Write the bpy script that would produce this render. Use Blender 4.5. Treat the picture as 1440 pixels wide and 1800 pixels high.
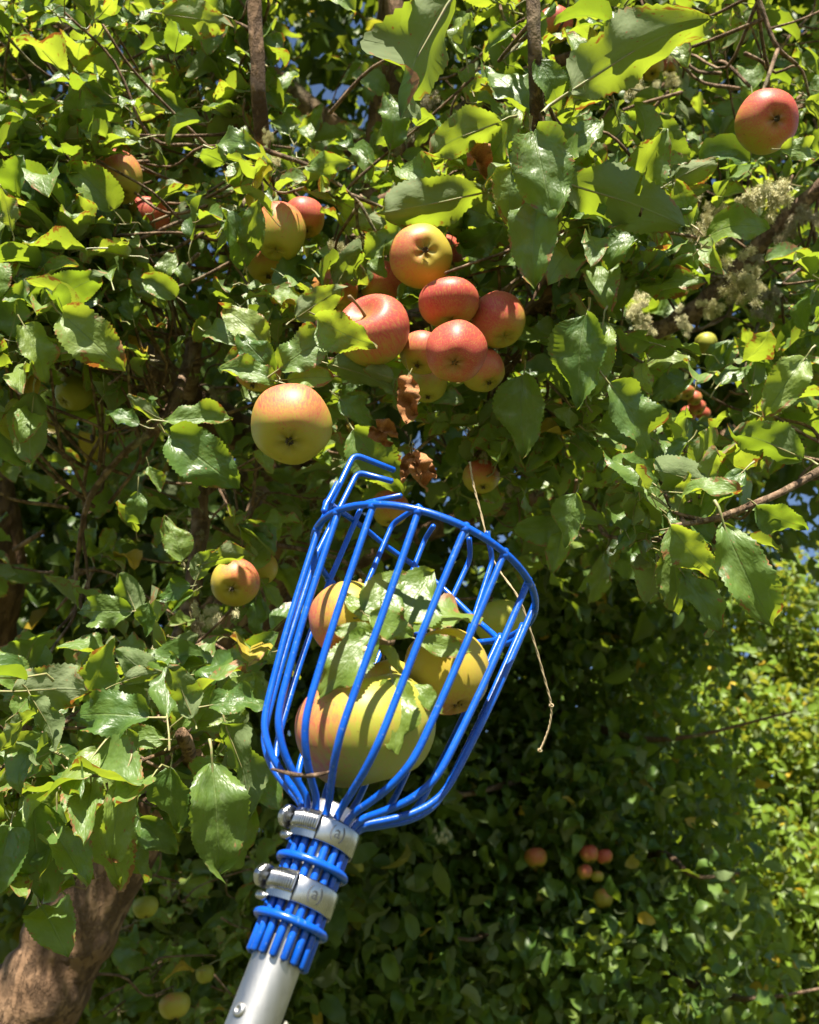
import bpy, bmesh, math, random
import numpy as np
from mathutils import Vector, Matrix, noise as mnoise

random.seed(11); rng = np.random.default_rng(11)
scene = bpy.context.scene
for o in list(bpy.data.objects): bpy.data.objects.remove(o)
R = math.radians

# ------------------------------------------------------------------ camera
PITCH = R(30); F = 1560.0; CAM = Vector((0, 0, 1.6))
FWD = Vector((0, math.cos(PITCH), math.sin(PITCH))); UPV = Vector((0, -math.sin(PITCH), math.cos(PITCH))); RGT = Vector((1, 0, 0))
cd = bpy.data.cameras.new('camera'); cam = bpy.data.objects.new('camera', cd); scene.collection.objects.link(cam)
cam.location = CAM; cam.rotation_euler = (math.pi/2 + PITCH, 0, 0)
cd.sensor_fit = 'HORIZONTAL'; cd.sensor_width = 36; cd.lens = 36*F/1440
cd.clip_start = 0.02; cd.clip_end = 2000
cd.dof.use_dof = True; cd.dof.focus_distance = 0.66; cd.dof.aperture_fstop = 15
scene.camera = cam

# ------------------------------------------------------------------ sky and sun
SUN_EL, SUN_AZ = R(50), R(181)            # azimuth clockwise from +Y: behind the camera
SUN = Vector((math.sin(SUN_AZ)*math.cos(SUN_EL), math.cos(SUN_AZ)*math.cos(SUN_EL), math.sin(SUN_EL)))
w = bpy.data.worlds.new('World'); scene.world = w; w.use_nodes = True
nt = w.node_tree; bg = nt.nodes['Background']
sky = nt.nodes.new('ShaderNodeTexSky'); sky.sky_type = 'NISHITA'; sky.sun_disc = False
sky.sun_elevation = SUN_EL; sky.sun_rotation = SUN_AZ; sky.altitude = 50; sky.air_density = 1.0; sky.dust_density = 0.3; sky.ozone_density = 2.0
nt.links.new(sky.outputs[0], bg.inputs[0]); bg.inputs[1].default_value = 0.05
sl = bpy.data.lights.new('sun', 'SUN'); sl.energy = 5.0; sl.angle = R(0.53); sl.color = (1.0, 0.93, 0.8)
so = bpy.data.objects.new('sun', sl); scene.collection.objects.link(so)
so.rotation_euler = SUN.to_track_quat('Z', 'Y').to_euler(); so.location = (0, -5, 8)
scene.view_settings.view_transform = 'Standard'; scene.view_settings.look = 'None'
scene.view_settings.exposure = 1.75; scene.view_settings.gamma = 1
scene.cycles.max_bounces = 6; scene.cycles.transmission_bounces = 4; scene.cycles.diffuse_bounces = 2
scene.cycles.caustics_reflective = False; scene.cycles.caustics_refractive = False

# ------------------------------------------------------------------ helpers
COL = scene.collection
def P(px, py, d):                                   # a point of the place seen at (px, py) of the 1440x1800 photo, d metres deep
    return CAM + FWD*d + RGT*((px-720)/F*d) + UPV*((900-py)/F*d)
def proj(p):
    v = Vector(p) - CAM; z = v.dot(FWD)
    return (720+F*v.dot(RGT)/z, 900-F*v.dot(UPV)/z, z)
def camdir(x, y, z): return (RGT*x + UPV*y + FWD*z).normalized()
def link(name, mesh, mat=None, parent=None):
    o = bpy.data.objects.new(name, mesh); COL.objects.link(o)
    if mat is not None and mesh is not None and len(mesh.materials) == 0:
        for m in (mat if isinstance(mat, (list, tuple)) else [mat]): mesh.materials.append(m)
    if parent is not None: o.parent = parent
    return o
def empty(name, loc=(0, 0, 0)):
    o = bpy.data.objects.new(name, None); COL.objects.link(o); o.location = loc; o.empty_display_size = .05
    return o
def tag(o, label=None, cat=None, group=None, kind=None):
    if label: o['label'] = label
    if cat: o['category'] = cat
    if group: o['group'] = group
    if kind: o['kind'] = kind
    return o
def smooth(me):
    me.polygons.foreach_set('use_smooth', np.ones(len(me.polygons), bool)); me.update()
def mesh_from(name, verts, faces, sm=True):
    me = bpy.data.meshes.new(name); me.from_pydata([tuple(v) for v in verts], [], faces); me.update()
    if sm: smooth(me)
    return me
def catmull(pts, n=6):
    pts = [Vector(p) for p in pts]
    if len(pts) < 3: return pts
    out = []
    q = [pts[0]*2-pts[1]] + pts + [pts[-1]*2-pts[-2]]
    for i in range(1, len(q)-2):
        a, b, c, d = q[i-1:i+3]
        for k in range(n):
            t = k/n
            out.append(.5*((2*b)+(c-a)*t+(2*a-5*b+4*c-d)*t*t+(-a+3*b-3*c+d)*t**3))
    out.append(pts[-1]); return out
def tube_data(pts, radii, seg=8, rough=0.0, cap=True, closed=False):
    pts = [Vector(p) for p in pts]; n = len(pts)
    if not hasattr(radii, '__len__'): radii = [radii]*n
    if len(radii) != n: radii = list(np.interp(np.linspace(0, 1, n), np.linspace(0, 1, len(radii)), radii))
    verts, faces = [], []; ref = None
    for i in range(n):
        t = (pts[(i+1) % n]-pts[i-1]) if closed else (pts[min(i+1, n-1)]-pts[max(i-1, 0)])
        t.normalize()
        if ref is None:
            ref = t.orthogonal().normalized()
        ref = (ref - t*ref.dot(t)).normalized(); b = t.cross(ref)
        for k in range(seg):
            a = 2*math.pi*k/seg; dr = ref*math.cos(a)+b*math.sin(a); rr = radii[i]
            if rough:
                rr *= 1 + rough*(mnoise.noise((pts[i]+dr*radii[i])*(0.55/max(radii[i], .002))) + .5*mnoise.noise((pts[i]+dr*radii[i])*(1.6/max(radii[i], .002))))
            verts.append(pts[i]+dr*rr)
    m = n if closed else n-1
    for i in range(m):
        j = (i+1) % n
        for k in range(seg):
            k2 = (k+1) % seg
            faces.append((i*seg+k, i*seg+k2, j*seg+k2, j*seg+k))
    if cap and not closed:
        for i, s in ((0, -1), (n-1, 1)):
            t = (pts[min(i+1, n-1)]-pts[max(i-1, 0)]).normalized()
            verts.append(pts[i]+t*s*radii[i]*.7); c = len(verts)-1
            for k in range(seg):
                k2 = (k+1) % seg
                faces.append((i*seg+k2, i*seg+k, c) if s < 0 else (i*seg+k, i*seg+k2, c))
    return verts, faces
def tube(name, pts, radii, mat, parent=None, seg=8, rough=0.0, closed=False):
    return link(name, mesh_from(name, *tube_data(pts, radii, seg, rough, closed=closed)), mat, parent)

# ------------------------------------------------------------------ materials
class NB:
    def __init__(s, name):
        s.m = bpy.data.materials.new(name); s.m.use_nodes = True; s.t = s.m.node_tree; s.t.nodes.clear()
        s.out = s.n('ShaderNodeOutputMaterial')
    def n(s, typ, **kw):
        x = s.t.nodes.new(typ)
        for k, v in kw.items(): setattr(x, k, v)
        return x
    def set(s, sock, v):
        if hasattr(v, 'is_linked') or isinstance(v, bpy.types.NodeSocket): s.t.links.new(v, sock)
        else:
            if hasattr(sock, 'default_value'):
                if sock.type == 'RGBA' and len(v) == 3: v = (*v, 1)
                sock.default_value = v
    def math(s, op, a, b=0.0, c=None, clamp=False):
        x = s.n('ShaderNodeMath', operation=op, use_clamp=clamp); s.set(x.inputs[0], a); s.set(x.inputs[1], b)
        if c is not None: s.set(x.inputs[2], c)
        return x.outputs[0]
    def mix(s, f, a, b, blend='MIX'):
        x = s.n('ShaderNodeMix', data_type='RGBA', blend_type=blend); s.set(x.inputs[0], f); s.set(x.inputs[6], a); s.set(x.inputs[7], b)
        return x.outputs[2]
    def ramp(s, f, a, b, sm=True):
        x = s.n('ShaderNodeMapRange', interpolation_type='SMOOTHSTEP' if sm else 'LINEAR'); s.set(x.inputs[0], f)
        s.set(x.inputs[1], a); s.set(x.inputs[2], b); return x.outputs[0]
    def noise(s, vec, scale, detail=3, rough=.55):
        x = s.n('ShaderNodeTexNoise'); s.set(x.inputs['Vector'], vec); x.inputs['Scale'].default_value = scale
        x.inputs['Detail'].default_value = detail; x.inputs['Roughness'].default_value = rough; return x.outputs[0]
    def vmath(s, op, a, b=None):
        x = s.n('ShaderNodeVectorMath', operation=op); s.set(x.inputs[0], a)
        if b is not None: s.set(x.inputs[1], b)
        return x
    def pr(s, **kw):
        x = s.n('ShaderNodeBsdfPrincipled')
        for k, v in kw.items(): s.set(x.inputs[k.replace('_', ' ')], v)
        return x
    def bump(s, h, strength=.3, dist=.001):
        x = s.n('ShaderNodeBump'); s.set(x.inputs['Height'], h); x.inputs['Strength'].default_value = strength; x.inputs['Distance'].default_value = dist
        return x.outputs[0]
    def done(s, sh): s.t.links.new(sh, s.out.inputs[0]); return s.m

def leaf_material(name, fine, hue=0, painted_sheen=.42, dark=1.0):
    b = NB(name)
    at = b.n('ShaderNodeAttribute', attribute_name='luv'); sep = b.n('ShaderNodeSeparateXYZ'); b.set(sep.inputs[0], at.outputs['Vector'])
    u, v, z = sep.outputs
    oi = b.n('ShaderNodeObjectInfo')
    r1 = b.math('FRACT', b.math('ADD', z, oi.outputs['Random']))
    r2 = b.math('FRACT', b.math('MULTIPLY', r1, 17.37)); r3 = b.math('FRACT', b.math('MULTIPLY', r1, 91.7))
    au = b.math('ABSOLUTE', u)
    cv = b.n('ShaderNodeCombineXYZ'); b.set(cv.inputs[0], u); b.set(cv.inputs[1], b.math('MULTIPLY', v, 2.2)); b.set(cv.inputs[2], b.math('MULTIPLY', r1, 37.0))
    back = b.n('ShaderNodeNewGeometry').outputs['Backfacing']
    top = b.mix(r2, (.048, .105, .022), (.125, .200, .040))
    top = b.mix(b.ramp(r3, .72, 1.0), top, (.165, .225, .045))
    und = b.mix(r2, (.125, .170, .070), (.190, .225, .120))
    tra = b.mix(r2, (.26, .38, .018), (.48, .58, .035))
    yel = b.ramp(r3, .982, .992)
    big = b.noise(cv.outputs[0], 1.7, 2)
    top = b.mix(b.ramp(big, .45, .75), top, b.mix(.5, top, (.13, .20, .03)))
    if hue:
        top = b.mix(hue, top, (.13, .205, .016)); tra = b.mix(hue, tra, (.45, .45, .04))
    top = b.mix(yel, top, (.42, .30, .03)); und = b.mix(yel, und, (.42, .33, .08)); tra = b.mix(yel, tra, (.6, .40, .03))
    if dark < 1:  # shade behind the apple tree, multiplied into the leaf colours
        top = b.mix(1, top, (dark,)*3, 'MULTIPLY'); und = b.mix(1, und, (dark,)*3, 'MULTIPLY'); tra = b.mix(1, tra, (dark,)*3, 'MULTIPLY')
    nor = None
    if fine:
        mid = b.ramp(au, .055, .015)
        wob = b.noise(cv.outputs[0], 3.0, 2)
        st = b.math('ADD', b.math('SUBTRACT', b.math('MULTIPLY', v, b.math('ADD', 6.0, b.math('MULTIPLY', r2, 2.0))), b.math('MULTIPLY', au, 1.7)), b.math('MULTIPLY', wob, 1.5))
        tri = b.math('ABSOLUTE', b.math('SUBTRACT', b.math('FRACT', st), .5))
        lat = b.math('MULTIPLY', b.ramp(tri, .09, .0), b.ramp(au, 1.0, .5))
        vein = b.math('MAXIMUM', mid, b.math('MULTIPLY', lat, .38))
        top = b.mix(b.math('MULTIPLY', vein, .55), top, (.17, .24, .07)); und = b.mix(b.math('MULTIPLY', vein, .6), und, (.30, .33, .19))
        tra = b.mix(b.math('MULTIPLY', vein, .5), tra, (.12, .20, .03))
        # browned margins, spots and scorched tips on some leaves
        n1 = b.noise(cv.outputs[0], 3.5, 4, .65)
        edge = b.math('ADD', b.math('MULTIPLY', au, .30), b.math('MULTIPLY', v, .16))
        dmg = b.ramp(b.math('ADD', b.math('ADD', n1, edge), b.math('MULTIPLY', r2, .14)), .98, 1.06)
        n2 = b.noise(cv.outputs[0], 11, 1)
        spot = b.math('MULTIPLY', b.ramp(n2, .715, .75), b.ramp(r1, .35, .6))
        dm = b.math('MAXIMUM', dmg, spot); brown = b.mix(n1, (.22, .085, .025), (.30, .17, .06))
        top = b.mix(dm, top, brown); und = b.mix(dm, und, b.mix(.4, brown, (.3, .25, .13))); tra = b.mix(dm, tra, (.28, .09, .015))
        # pale sunlit sheen painted in patches into the upper face colour
        bl = b.math('MULTIPLY', b.ramp(b.noise(cv.outputs[0], 2.6, 5, .7), .50, .78), b.ramp(r3, .15, .6))
        top = b.mix(b.math('MULTIPLY', bl, painted_sheen), top, (.31, .35, .24))
        puff = b.noise(cv.outputs[0], 4.2, 2)
        h = b.math('ADD', b.math('MULTIPLY', puff, 1.5), b.math('SUBTRACT', b.math('MULTIPLY', tri, .45), b.math('MULTIPLY', mid, .7)))
        nor = b.bump(h, .40 if painted_sheen > .2 else .22, .0022)
    base = b.mix(back, top, und)
    p = b.pr(Base_Color=base, Roughness=b.math('ADD', b.math('MULTIPLY', back, .33), b.math('ADD', .37, b.math('MULTIPLY', r2, .16))),
             Specular_IOR_Level=b.math('SUBTRACT', .50 if fine else .28, b.math('MULTIPLY', back, .35 if fine else .15)))
    t = b.n('ShaderNodeBsdfTranslucent'); b.set(t.inputs[0], tra)
    if nor is not None:
        b.set(p.inputs['Normal'], nor)
    mx = b.n('ShaderNodeMixShader'); mx.inputs[0].default_value = .37
    b.t.links.new(p.outputs[0], mx.inputs[1]); b.t.links.new(t.outputs[0], mx.inputs[2])
    return b.done(mx.outputs[0])
M_leaf = leaf_material('apple_leaf', True); M_fresh = leaf_material('fresh_leaf', True, .45, .05); M_far_shaded = leaf_material('far_leaf_shaded', False, dark=.62); M_crown = leaf_material('small_apple_leaf', False, dark=.95); M_hedge = leaf_material('hedge_leaf', False, .75)

def simple(name, col, rough=.5, metal=0, var=None, vs=60, bumps=0, bs=200, spec=.5, bd=.001):
    b = NB(name); tc = b.n('ShaderNodeTexCoord').outputs['Object']
    c = col
    if var is not None: c = b.mix(b.ramp(b.noise(tc, vs, 4), .35, .65), col, var)
    p = b.pr(Base_Color=c, Roughness=rough, Metallic=metal, Specular_IOR_Level=spec)
    if bumps: b.set(p.inputs['Normal'], b.bump(b.noise(tc, bs, 4), bumps, bd))
    return b.done(p.outputs[0])
M_stalk = simple('leaf_stalk', (.17, .21, .06), .5, var=(.26, .20, .10), vs=40)
M_stem = simple('fruit_stem', (.13, .075, .03), .7, var=(.2, .15, .06), vs=150)
M_calyx = simple('calyx_hair', (.05, .035, .02), .9, var=(.12, .09, .05), vs=300)
M_dead = simple('dead_leaf', (.26, .085, .028), .75, var=(.40, .19, .06), vs=45, bumps=.6, bs=120)
M_lichen = simple('lichen', (.52, .49, .27), .95, var=(.70, .65, .39), vs=60, spec=.1)
M_lichen2 = simple('grey_lichen', (.27, .24, .145), .95, var=(.40, .35, .24), vs=50, spec=.1)
M_twine = simple('twine_fibre', (.42, .33, .20), .9, var=(.30, .22, .12), vs=500)
def bark_mat(name, c1, c2, c3, sc):
    b = NB(name); tc = b.n('ShaderNodeTexCoord').outputs['Object']
    n = b.noise(tc, 14*sc, 6, .65); n2 = b.noise(tc, 3.5*sc, 3)
    mp = b.n('ShaderNodeMapping'); b.set(mp.inputs[0], tc); mp.inputs['Scale'].default_value = (1, 1, .45); mp.inputs['Rotation'].default_value = (0, R(18), 0)
    mp2 = b.n('ShaderNodeMapping'); b.set(mp2.inputs[0], tc); mp2.inputs['Scale'].default_value = (1, 1, .28); mp2.inputs['Rotation'].default_value = (0, R(-25), 0)
    crack = b.ramp(b.noise(mp2.outputs[0], 38*sc, 7, .72), .36, .54)
    c = b.mix(b.ramp(n, .35, .7), c1, c2); c = b.mix(b.ramp(n2, .55, .72), c, c3)
    c = b.mix(b.math('MULTIPLY', b.math('SUBTRACT', 1, crack), .5), c, tuple(x*.4 for x in c1))
    h = b.math('ADD', b.math('MULTIPLY', crack, .7), b.math('MULTIPLY', n, 1.2))
    p = b.pr(Base_Color=c, Roughness=.9, Specular_IOR_Level=.2, Normal=b.bump(h, 1.0, .009/sc))
    return b.done(p.outputs[0])
M_bark = bark_mat('apple_bark', (.14, .082, .046), (.24, .15, .09), (.18, .15, .095), 1)
M_twig = bark_mat('twig_bark', (.15, .09, .055), (.27, .19, .125), (.25, .23, .14), 3)

def apple_material():
    b = NB('apple_skin'); tc = b.n('ShaderNodeTexCoord').outputs['Object']
    bd = b.n('ShaderNodeAttribute', attribute_name='blush_dir', attribute_type='OBJECT').outputs['Vector']
    ba = b.n('ShaderNodeAttribute', attribute_name='blush', attribute_type='OBJECT').outputs['Fac']
    gr = b.n('ShaderNodeAttribute', attribute_name='green', attribute_type='OBJECT').outputs['Fac']
    oi = b.n('ShaderNodeObjectInfo').outputs['Random']
    nd = b.vmath('NORMALIZE', tc).outputs[0]
    dt = b.vmath('DOT_PRODUCT', nd, bd).outputs['Value']
    sp = b.n('ShaderNodeSeparateXYZ'); b.set(sp.inputs[0], nd)
    off = b.n('ShaderNodeCombineXYZ'); b.set(off.inputs[2], b.math('MULTIPLY', oi, 50.0))
    # meridian streaks: noise stretched along the axis
    mp = b.vmath('MULTIPLY', nd, (9, 9, 1.1)).outputs[0]; mp = b.vmath('ADD', mp, off.outputs[0]).outputs[0]
    st = b.noise(mp, 2.2, 5, .72); bl = b.noise(b.vmath('ADD', nd, off.outputs[0]).outputs[0], 1.5, 3)
    f = b.math('ADD', b.math('ADD', b.math('MULTIPLY', dt, .55), b.math('MULTIPLY', st, 1.25)), b.math('ADD', b.math('MULTIPLY', bl, .62), b.math('SUBTRACT', ba, 1.49)))
    ground = b.mix(gr, (.42, .31, .038), (.28, .295, .038))
    c = b.mix(b.ramp(f, -.08, .30), ground, (.42, .19, .058))
    c = b.mix(b.ramp(f, .16, .60), c, (.45, .080, .066))
    c = b.mix(b.math('MULTIPLY', b.ramp(f, .45, 1.0), .8), c, (.36, .042, .034))
    fl = b.noise(b.vmath('ADD', b.vmath('MULTIPLY', nd, (15, 15, 3.2)).outputs[0], off.outputs[0]).outputs[0], 1.7, 5, .75)
    c = b.mix(b.math('MULTIPLY', b.ramp(fl, .50, .62), .62), c, b.mix(.45, ground, (.46, .20, .07)))
    # russet around the stem and calyx, pale lenticels
    polar = b.ramp(b.math('ABSOLUTE', sp.outputs[2]), .86, .99)
    c = b.mix(b.math('MULTIPLY', polar, .55), c, (.20, .17, .035))
    vo = b.n('ShaderNodeTexVoronoi'); b.set(vo.inputs['Vector'], nd); vo.inputs['Scale'].default_value = 11
    c = b.mix(b.math('MULTIPLY', b.ramp(vo.outputs['Distance'], .13, .06), .45), c, (.42, .32, .14))
    sc = b.noise(b.vmath('ADD', nd, off.outputs[0]).outputs[0], 5.5, 5, .7)
    c = b.mix(b.math('MULTIPLY', b.ramp(sc, .62, .70), .55), c, (.15, .09, .03))
    p = b.pr(Base_Color=c, Roughness=b.math('ADD', .38, b.math('MULTIPLY', st, .18)), Specular_IOR_Level=.30,
             Subsurface_Weight=.12, Subsurface_Radius=(.006, .003, .001), Subsurface_Scale=1.0, Normal=b.bump(sc, .06, .001))
    return b.done(p.outputs[0])
M_apple = apple_material()

def blue_mat():
    b = NB('blue_vinyl_coating'); tc = b.n('ShaderNodeTexCoord').outputs['Object']
    n = b.noise(tc, 90, 4); n2 = b.noise(tc, 420, 3)
    c = b.mix(b.ramp(n, .35, .7), (.001, .062, .40), (.0015, .076, .45)); c = b.mix(b.math('MULTIPLY', b.ramp(n2, .63, .70), .55), c, (.10, .18, .34))
    p = b.pr(Base_Color=c, Roughness=b.math('ADD', .20, b.math('MULTIPLY', n, .16)), Specular_IOR_Level=.45,
             Normal=b.bump(n, .25, .0012))
    return b.done(p.outputs[0])
M_blue = blue_mat()
def metal_mat(name, col, r0, r1, anis=0.0):
    b = NB(name); tc = b.n('ShaderNodeTexCoord').outputs['Object']
    mp = b.n('ShaderNodeMapping'); b.set(mp.inputs[0], tc); mp.inputs['Scale'].default_value = (300, 300, 14)
    n = b.noise(mp.outputs[0], 1, 4, .6); n2 = b.noise(tc, 70, 5, .7)
    c = b.mix(b.ramp(n2, .45, .75), col, tuple(x*.72 for x in col))
    ro = b.math('ADD', r0, b.math('MULTIPLY', n, r1-r0))
    p = b.pr(Base_Color=c, Metallic=1.0, Roughness=ro, Normal=b.bump(b.math('ADD', n, n2), .12, .0004))
    return b.done(p.outputs[0])
M_alu = metal_mat('brushed_aluminium', (.36, .355, .35), .34, .58); M_steel = metal_mat('clamp_steel', (.36, .36, .36), .16, .36)
M_black = simple('dark_tube_inside', (.02, .02, .022), .6)
M_ground = simple('orchard_grass', (.06, .08, .025), .95, var=(.10, .09, .04), vs=2, bumps=.8, bs=30, bd=.02)

# ------------------------------------------------------------------ ground
gm = mesh_from('ground', [(-400, -400, 0), (400, -400, 0), (400, 400, 0), (-400, 400, 0)], [(0, 1, 2, 3)], False)
tag(link('ground', gm, M_ground), kind='structure')

# ------------------------------------------------------------------ leaf shapes
def leaf_shape(rows, cols, seed, petiole=True, teeth=True, wide=None, holes=False, **kw):
    r = random.Random(seed)
    W = (wide or r.uniform(.21, .33)); fold = r.uniform(.05, .75); curl = r.uniform(-.5, 1.9); twist = r.uniform(-.8, .8)
    wa, wf, wp = r.uniform(.02, .10), r.uniform(1.0, 2.6), r.uniform(0, 6); wp2 = r.uniform(0, 6); side = r.uniform(-.35, .35)
    roll_l, roll_r = r.uniform(-.6, 1.2), r.uniform(-.6, 1.2); crump = r.uniform(.04, .10)
    peak = r.uniform(.75, 1.0)
    crump = kw.get('crump', crump); fold, curl, twist, side = kw.get('fold', fold), kw.get('curl', curl), kw.get('twist', twist), kw.get('side', side)
    verts, luv, faces, mats = [], [], [], []
    ang = .25*curl; y = z = x0 = 0.0; prev = 0.0
    for i in range(rows+1):
        t = i/rows; a = ang - curl*t**1.2; ds = t-prev; prev = t
        y += math.cos(a)*ds; z += math.sin(a)*ds; x0 = side*t*t*.6
        hw = W*(math.sin(math.pi*min(t**peak*.985+.008, 1))**.72)*(1-.13*t) + .004
        if t > .9: hw *= max(.12, 1-((t-.9)/.1)**1.6*.7)
        for k in range(-cols//2, cols//2+1):
            s = k/(cols/2); h = hw
            if teeth and abs(s) == 1 and 0 < i < rows:
                h *= ((1.035 if i % 2 else .965) if rows > 20 else (1.05 if i % 2 else .955)) * r.uniform(.975, 1.02)
            xx = s*h; e = abs(s); zz = fold*abs(xx)
            zz += wa*e*e*math.sin(wf*2*math.pi*t + (wp if s < 0 else wp2))
            rl = roll_l if s < 0 else roll_r                       # rolled margins
            if e > .5: zz += rl*(e-.5)**2*hw*1.6; xx *= 1-.12*abs(rl)*(e-.5)**1.5
            zz += crump*e*mnoise.noise(Vector((s*1.6+seed*3.1, t*4.5, seed)))*2.0
            tw = twist*t
            X = x0 + xx*math.cos(tw) - zz*math.sin(tw); Z = xx*math.sin(tw)+zz*math.cos(tw)
            verts.append((X, y - Z*math.sin(a), z + Z*math.cos(a))); luv.append((s, t, 0))
    n = cols+1
    for i in range(rows):
        for k in range(cols):
            if holes and (i, k) in holes: continue
            faces.append((i*n+k, i*n+k+1, (i+1)*n+k+1, (i+1)*n+k)); mats.append(0)
    if petiole:
        L = kw.get('pet', r.uniform(.22, .42)); sag = r.uniform(-.12, .12)
        pts = [Vector((0, -L*(1-q), sag*math.sin(q*math.pi))) for q in (0, .4, .8)] + [Vector(verts[(rows//10)*n+cols//2])-Vector((0, 0, .008)), Vector(verts[(rows*5//10)*n+cols//2])-Vector((0, 0, .006))]
        tv, tf = tube_data(pts, [.020, .014, .013, .011, .004], 4, cap=False)
        o = len(verts); verts += [tuple(v) for v in tv]; luv += [(0, 0, 0)]*len(tv)
        faces += [tuple(q+o for q in f) for f in tf]; mats += [1]*len(tf)
    return np.array(verts, np.float32), np.array(luv, np.float32), faces, np.array(mats, np.int32)
def leaf_mesh(name, sh, mat):
    v, l, f, m = sh
    me = mesh_from(name, v, f); me.materials.append(mat); me.materials.append(M_stalk)
    me.polygons.foreach_set('material_index', m)
    a = me.attributes.new('luv', 'FLOAT_VECTOR', 'POINT'); a.data.foreach_set('vector', l.ravel()); me.update()
    return me
NV = 28
fine_shapes = [leaf_shape(44, 6, 100+i) for i in range(NV)]
mid_shapes = [leaf_shape(12, 4, 100+i, teeth=True) for i in range(NV)]
low_shapes = [leaf_shape(5, 2, 100+i, petiole=False, teeth=False) for i in range(NV)]
fine_meshes = [leaf_mesh('leaf', s, M_leaf) for s in fine_shapes]
flat_mesh = [leaf_mesh('leaf', leaf_shape(44, 6, s, wide=w_, fold=fo_, curl=cu_, twist=tw_, pet=.2, crump=.11), M_leaf) for s, w_, fo_, cu_, tw_ in ((3, .29, .35, 1.0, .5), (8, .33, .22, .7, -.3), (21, .28, .45, .9, .3), (33, .23, .25, .6, -.2))]
fresh_mesh = [m_.copy() for m_ in flat_mesh]
for m_ in fresh_mesh: m_.materials[0] = M_fresh
holed_mesh = leaf_mesh('leaf', leaf_shape(44, 6, 41, wide=.25, fold=.15, curl=.5, twist=.2, holes={(14, 1), (15, 1), (16, 1), (24, 4), (24, 5), (25, 4), (28, 2), (15, 2)}), M_leaf)

def join_leaves(name, shapes, items, mats, parent=None):
    """items: list of (shape index, 4x4 matrix, random) -> one mesh object"""
    V, Lu, FA, FM, off = [], [], [], [], 0
    groups = {}
    for it in items: groups.setdefault(it[0], []).append(it)
    quads_all, starts = [], []
    for si, its in groups.items():
        v, l, f, m = shapes[si]
        Ms = np.array([np.array(i[1]) for i in its], np.float32)
        rr = np.array([i[2] for i in its], np.float32)
        vv = np.einsum('nij,vj->nvi', Ms[:, :3, :3], v) + Ms[:, None, :3, 3]
        ll = np.broadcast_to(l, (len(its),)+l.shape).copy(); ll[:, :, 2] = rr[:, None]
        fa = np.array(f, np.int32)
        ff = fa[None] + (np.arange(len(its), dtype=np.int32)*len(v))[:, None, None] + off
        V.append(vv.reshape(-1, 3)); Lu.append(ll.reshape(-1, 3)); FA.append(ff.reshape(-1, 4)); FM.append(np.tile(m, len(its)))
        off += len(v)*len(its)
    V = np.concatenate(V); Lu = np.concatenate(Lu); FA = np.concatenate(FA); FM = np.concatenate(FM)
    me = bpy.data.meshes.new(name)
    me.vertices.add(len(V)); me.vertices.foreach_set('co', V.ravel())
    me.loops.add(FA.size); me.loops.foreach_set('vertex_index', FA.ravel())
    me.polygons.add(len(FA)); me.polygons.foreach_set('loop_start', np.arange(0, FA.size, 4, dtype=np.int32))
    me.update(calc_edges=True)
    for m in mats: me.materials.append(m)
    me.polygons.foreach_set('material_index', FM); smooth(me)
    a = me.attributes.new('luv', 'FLOAT_VECTOR', 'POINT'); a.data.foreach_set('vector', Lu.ravel()); me.update()
    return link(name, me, None, parent)

def frame(base, d, nrm, L):
    d = d.normalized(); x = d.cross(nrm)
    if x.length < 1e-4: x = d.orthogonal()
    x.normalize(); n = x.cross(d)
    m = Matrix((x, d, n)).transposed().to_4x4()
    return Matrix.Translation(base) @ m @ Matrix.Scale(L, 4)
def rv(s=1.0):
    v = rng.normal(size=3)*s; return Vector(v.tolist())

# ------------------------------------------------------------------ apples: positions (pixel, size, depth) turned into places in the tree
def apple_shape(seed, tall=1.0):
    r = random.Random(seed); N, Mseg = 26, 36
    lob = r.uniform(.012, .04); ph = r.uniform(0, 6); asym = r.uniform(-.075, .075); skew = r.uniform(-.12, .12); taper = r.uniform(.03, .13)
    verts, faces = [], []
    for i in range(N+1):
        t = i/N*math.pi
        # cardioid-like outline with a stem cavity (top) and a calyx basin (bottom)
        rr = math.sin(t)**.86; zz = .90*math.cos(t)*tall
        top = math.exp(-((t)/.33)**2); bot = math.exp(-((math.pi-t)/.34)**2)
        zz += -.34*top + .20*bot
        rr *= 1 + taper*math.cos(t)*.9
        for k in range(Mseg):
            a = 2*math.pi*k/Mseg
            f = 1 + lob*math.cos(5*a+ph)*(.35+.65*(t/math.pi)**2) + asym*math.cos(a+ph*2) + .015*mnoise.noise(Vector((math.cos(a)*1.5+seed, math.sin(a)*1.5, t)))
            zl = zz + bot*.035*math.cos(5*a+ph) + skew*rr*math.cos(a+1+ph)*.5
            verts.append((rr*f*math.cos(a), rr*f*math.sin(a), zl))
    for i in range(N):
        for k in range(Mseg):
            k2 = (k+1) % Mseg
            faces.append((i*Mseg+k, (i+1)*Mseg+k, (i+1)*Mseg+k2, i*Mseg+k2))
    me = mesh_from('apple', verts, faces); me.materials.append(M_apple)
    return me
apple_meshes = [apple_shape(i, t) for i, t in enumerate((1.0, .94, 1.06, .9, 1.1, .97))]
def stem_mesh():
    v, f = tube_data(catmull([(0, 0, .50), (.02, 0, .72), (.07, .02, .98), (.15, .03, 1.2)], 3), [.05, .035, .035, .06], 6)
    me = mesh_from('stem', v, f); me.materials.append(M_stem); return me
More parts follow.
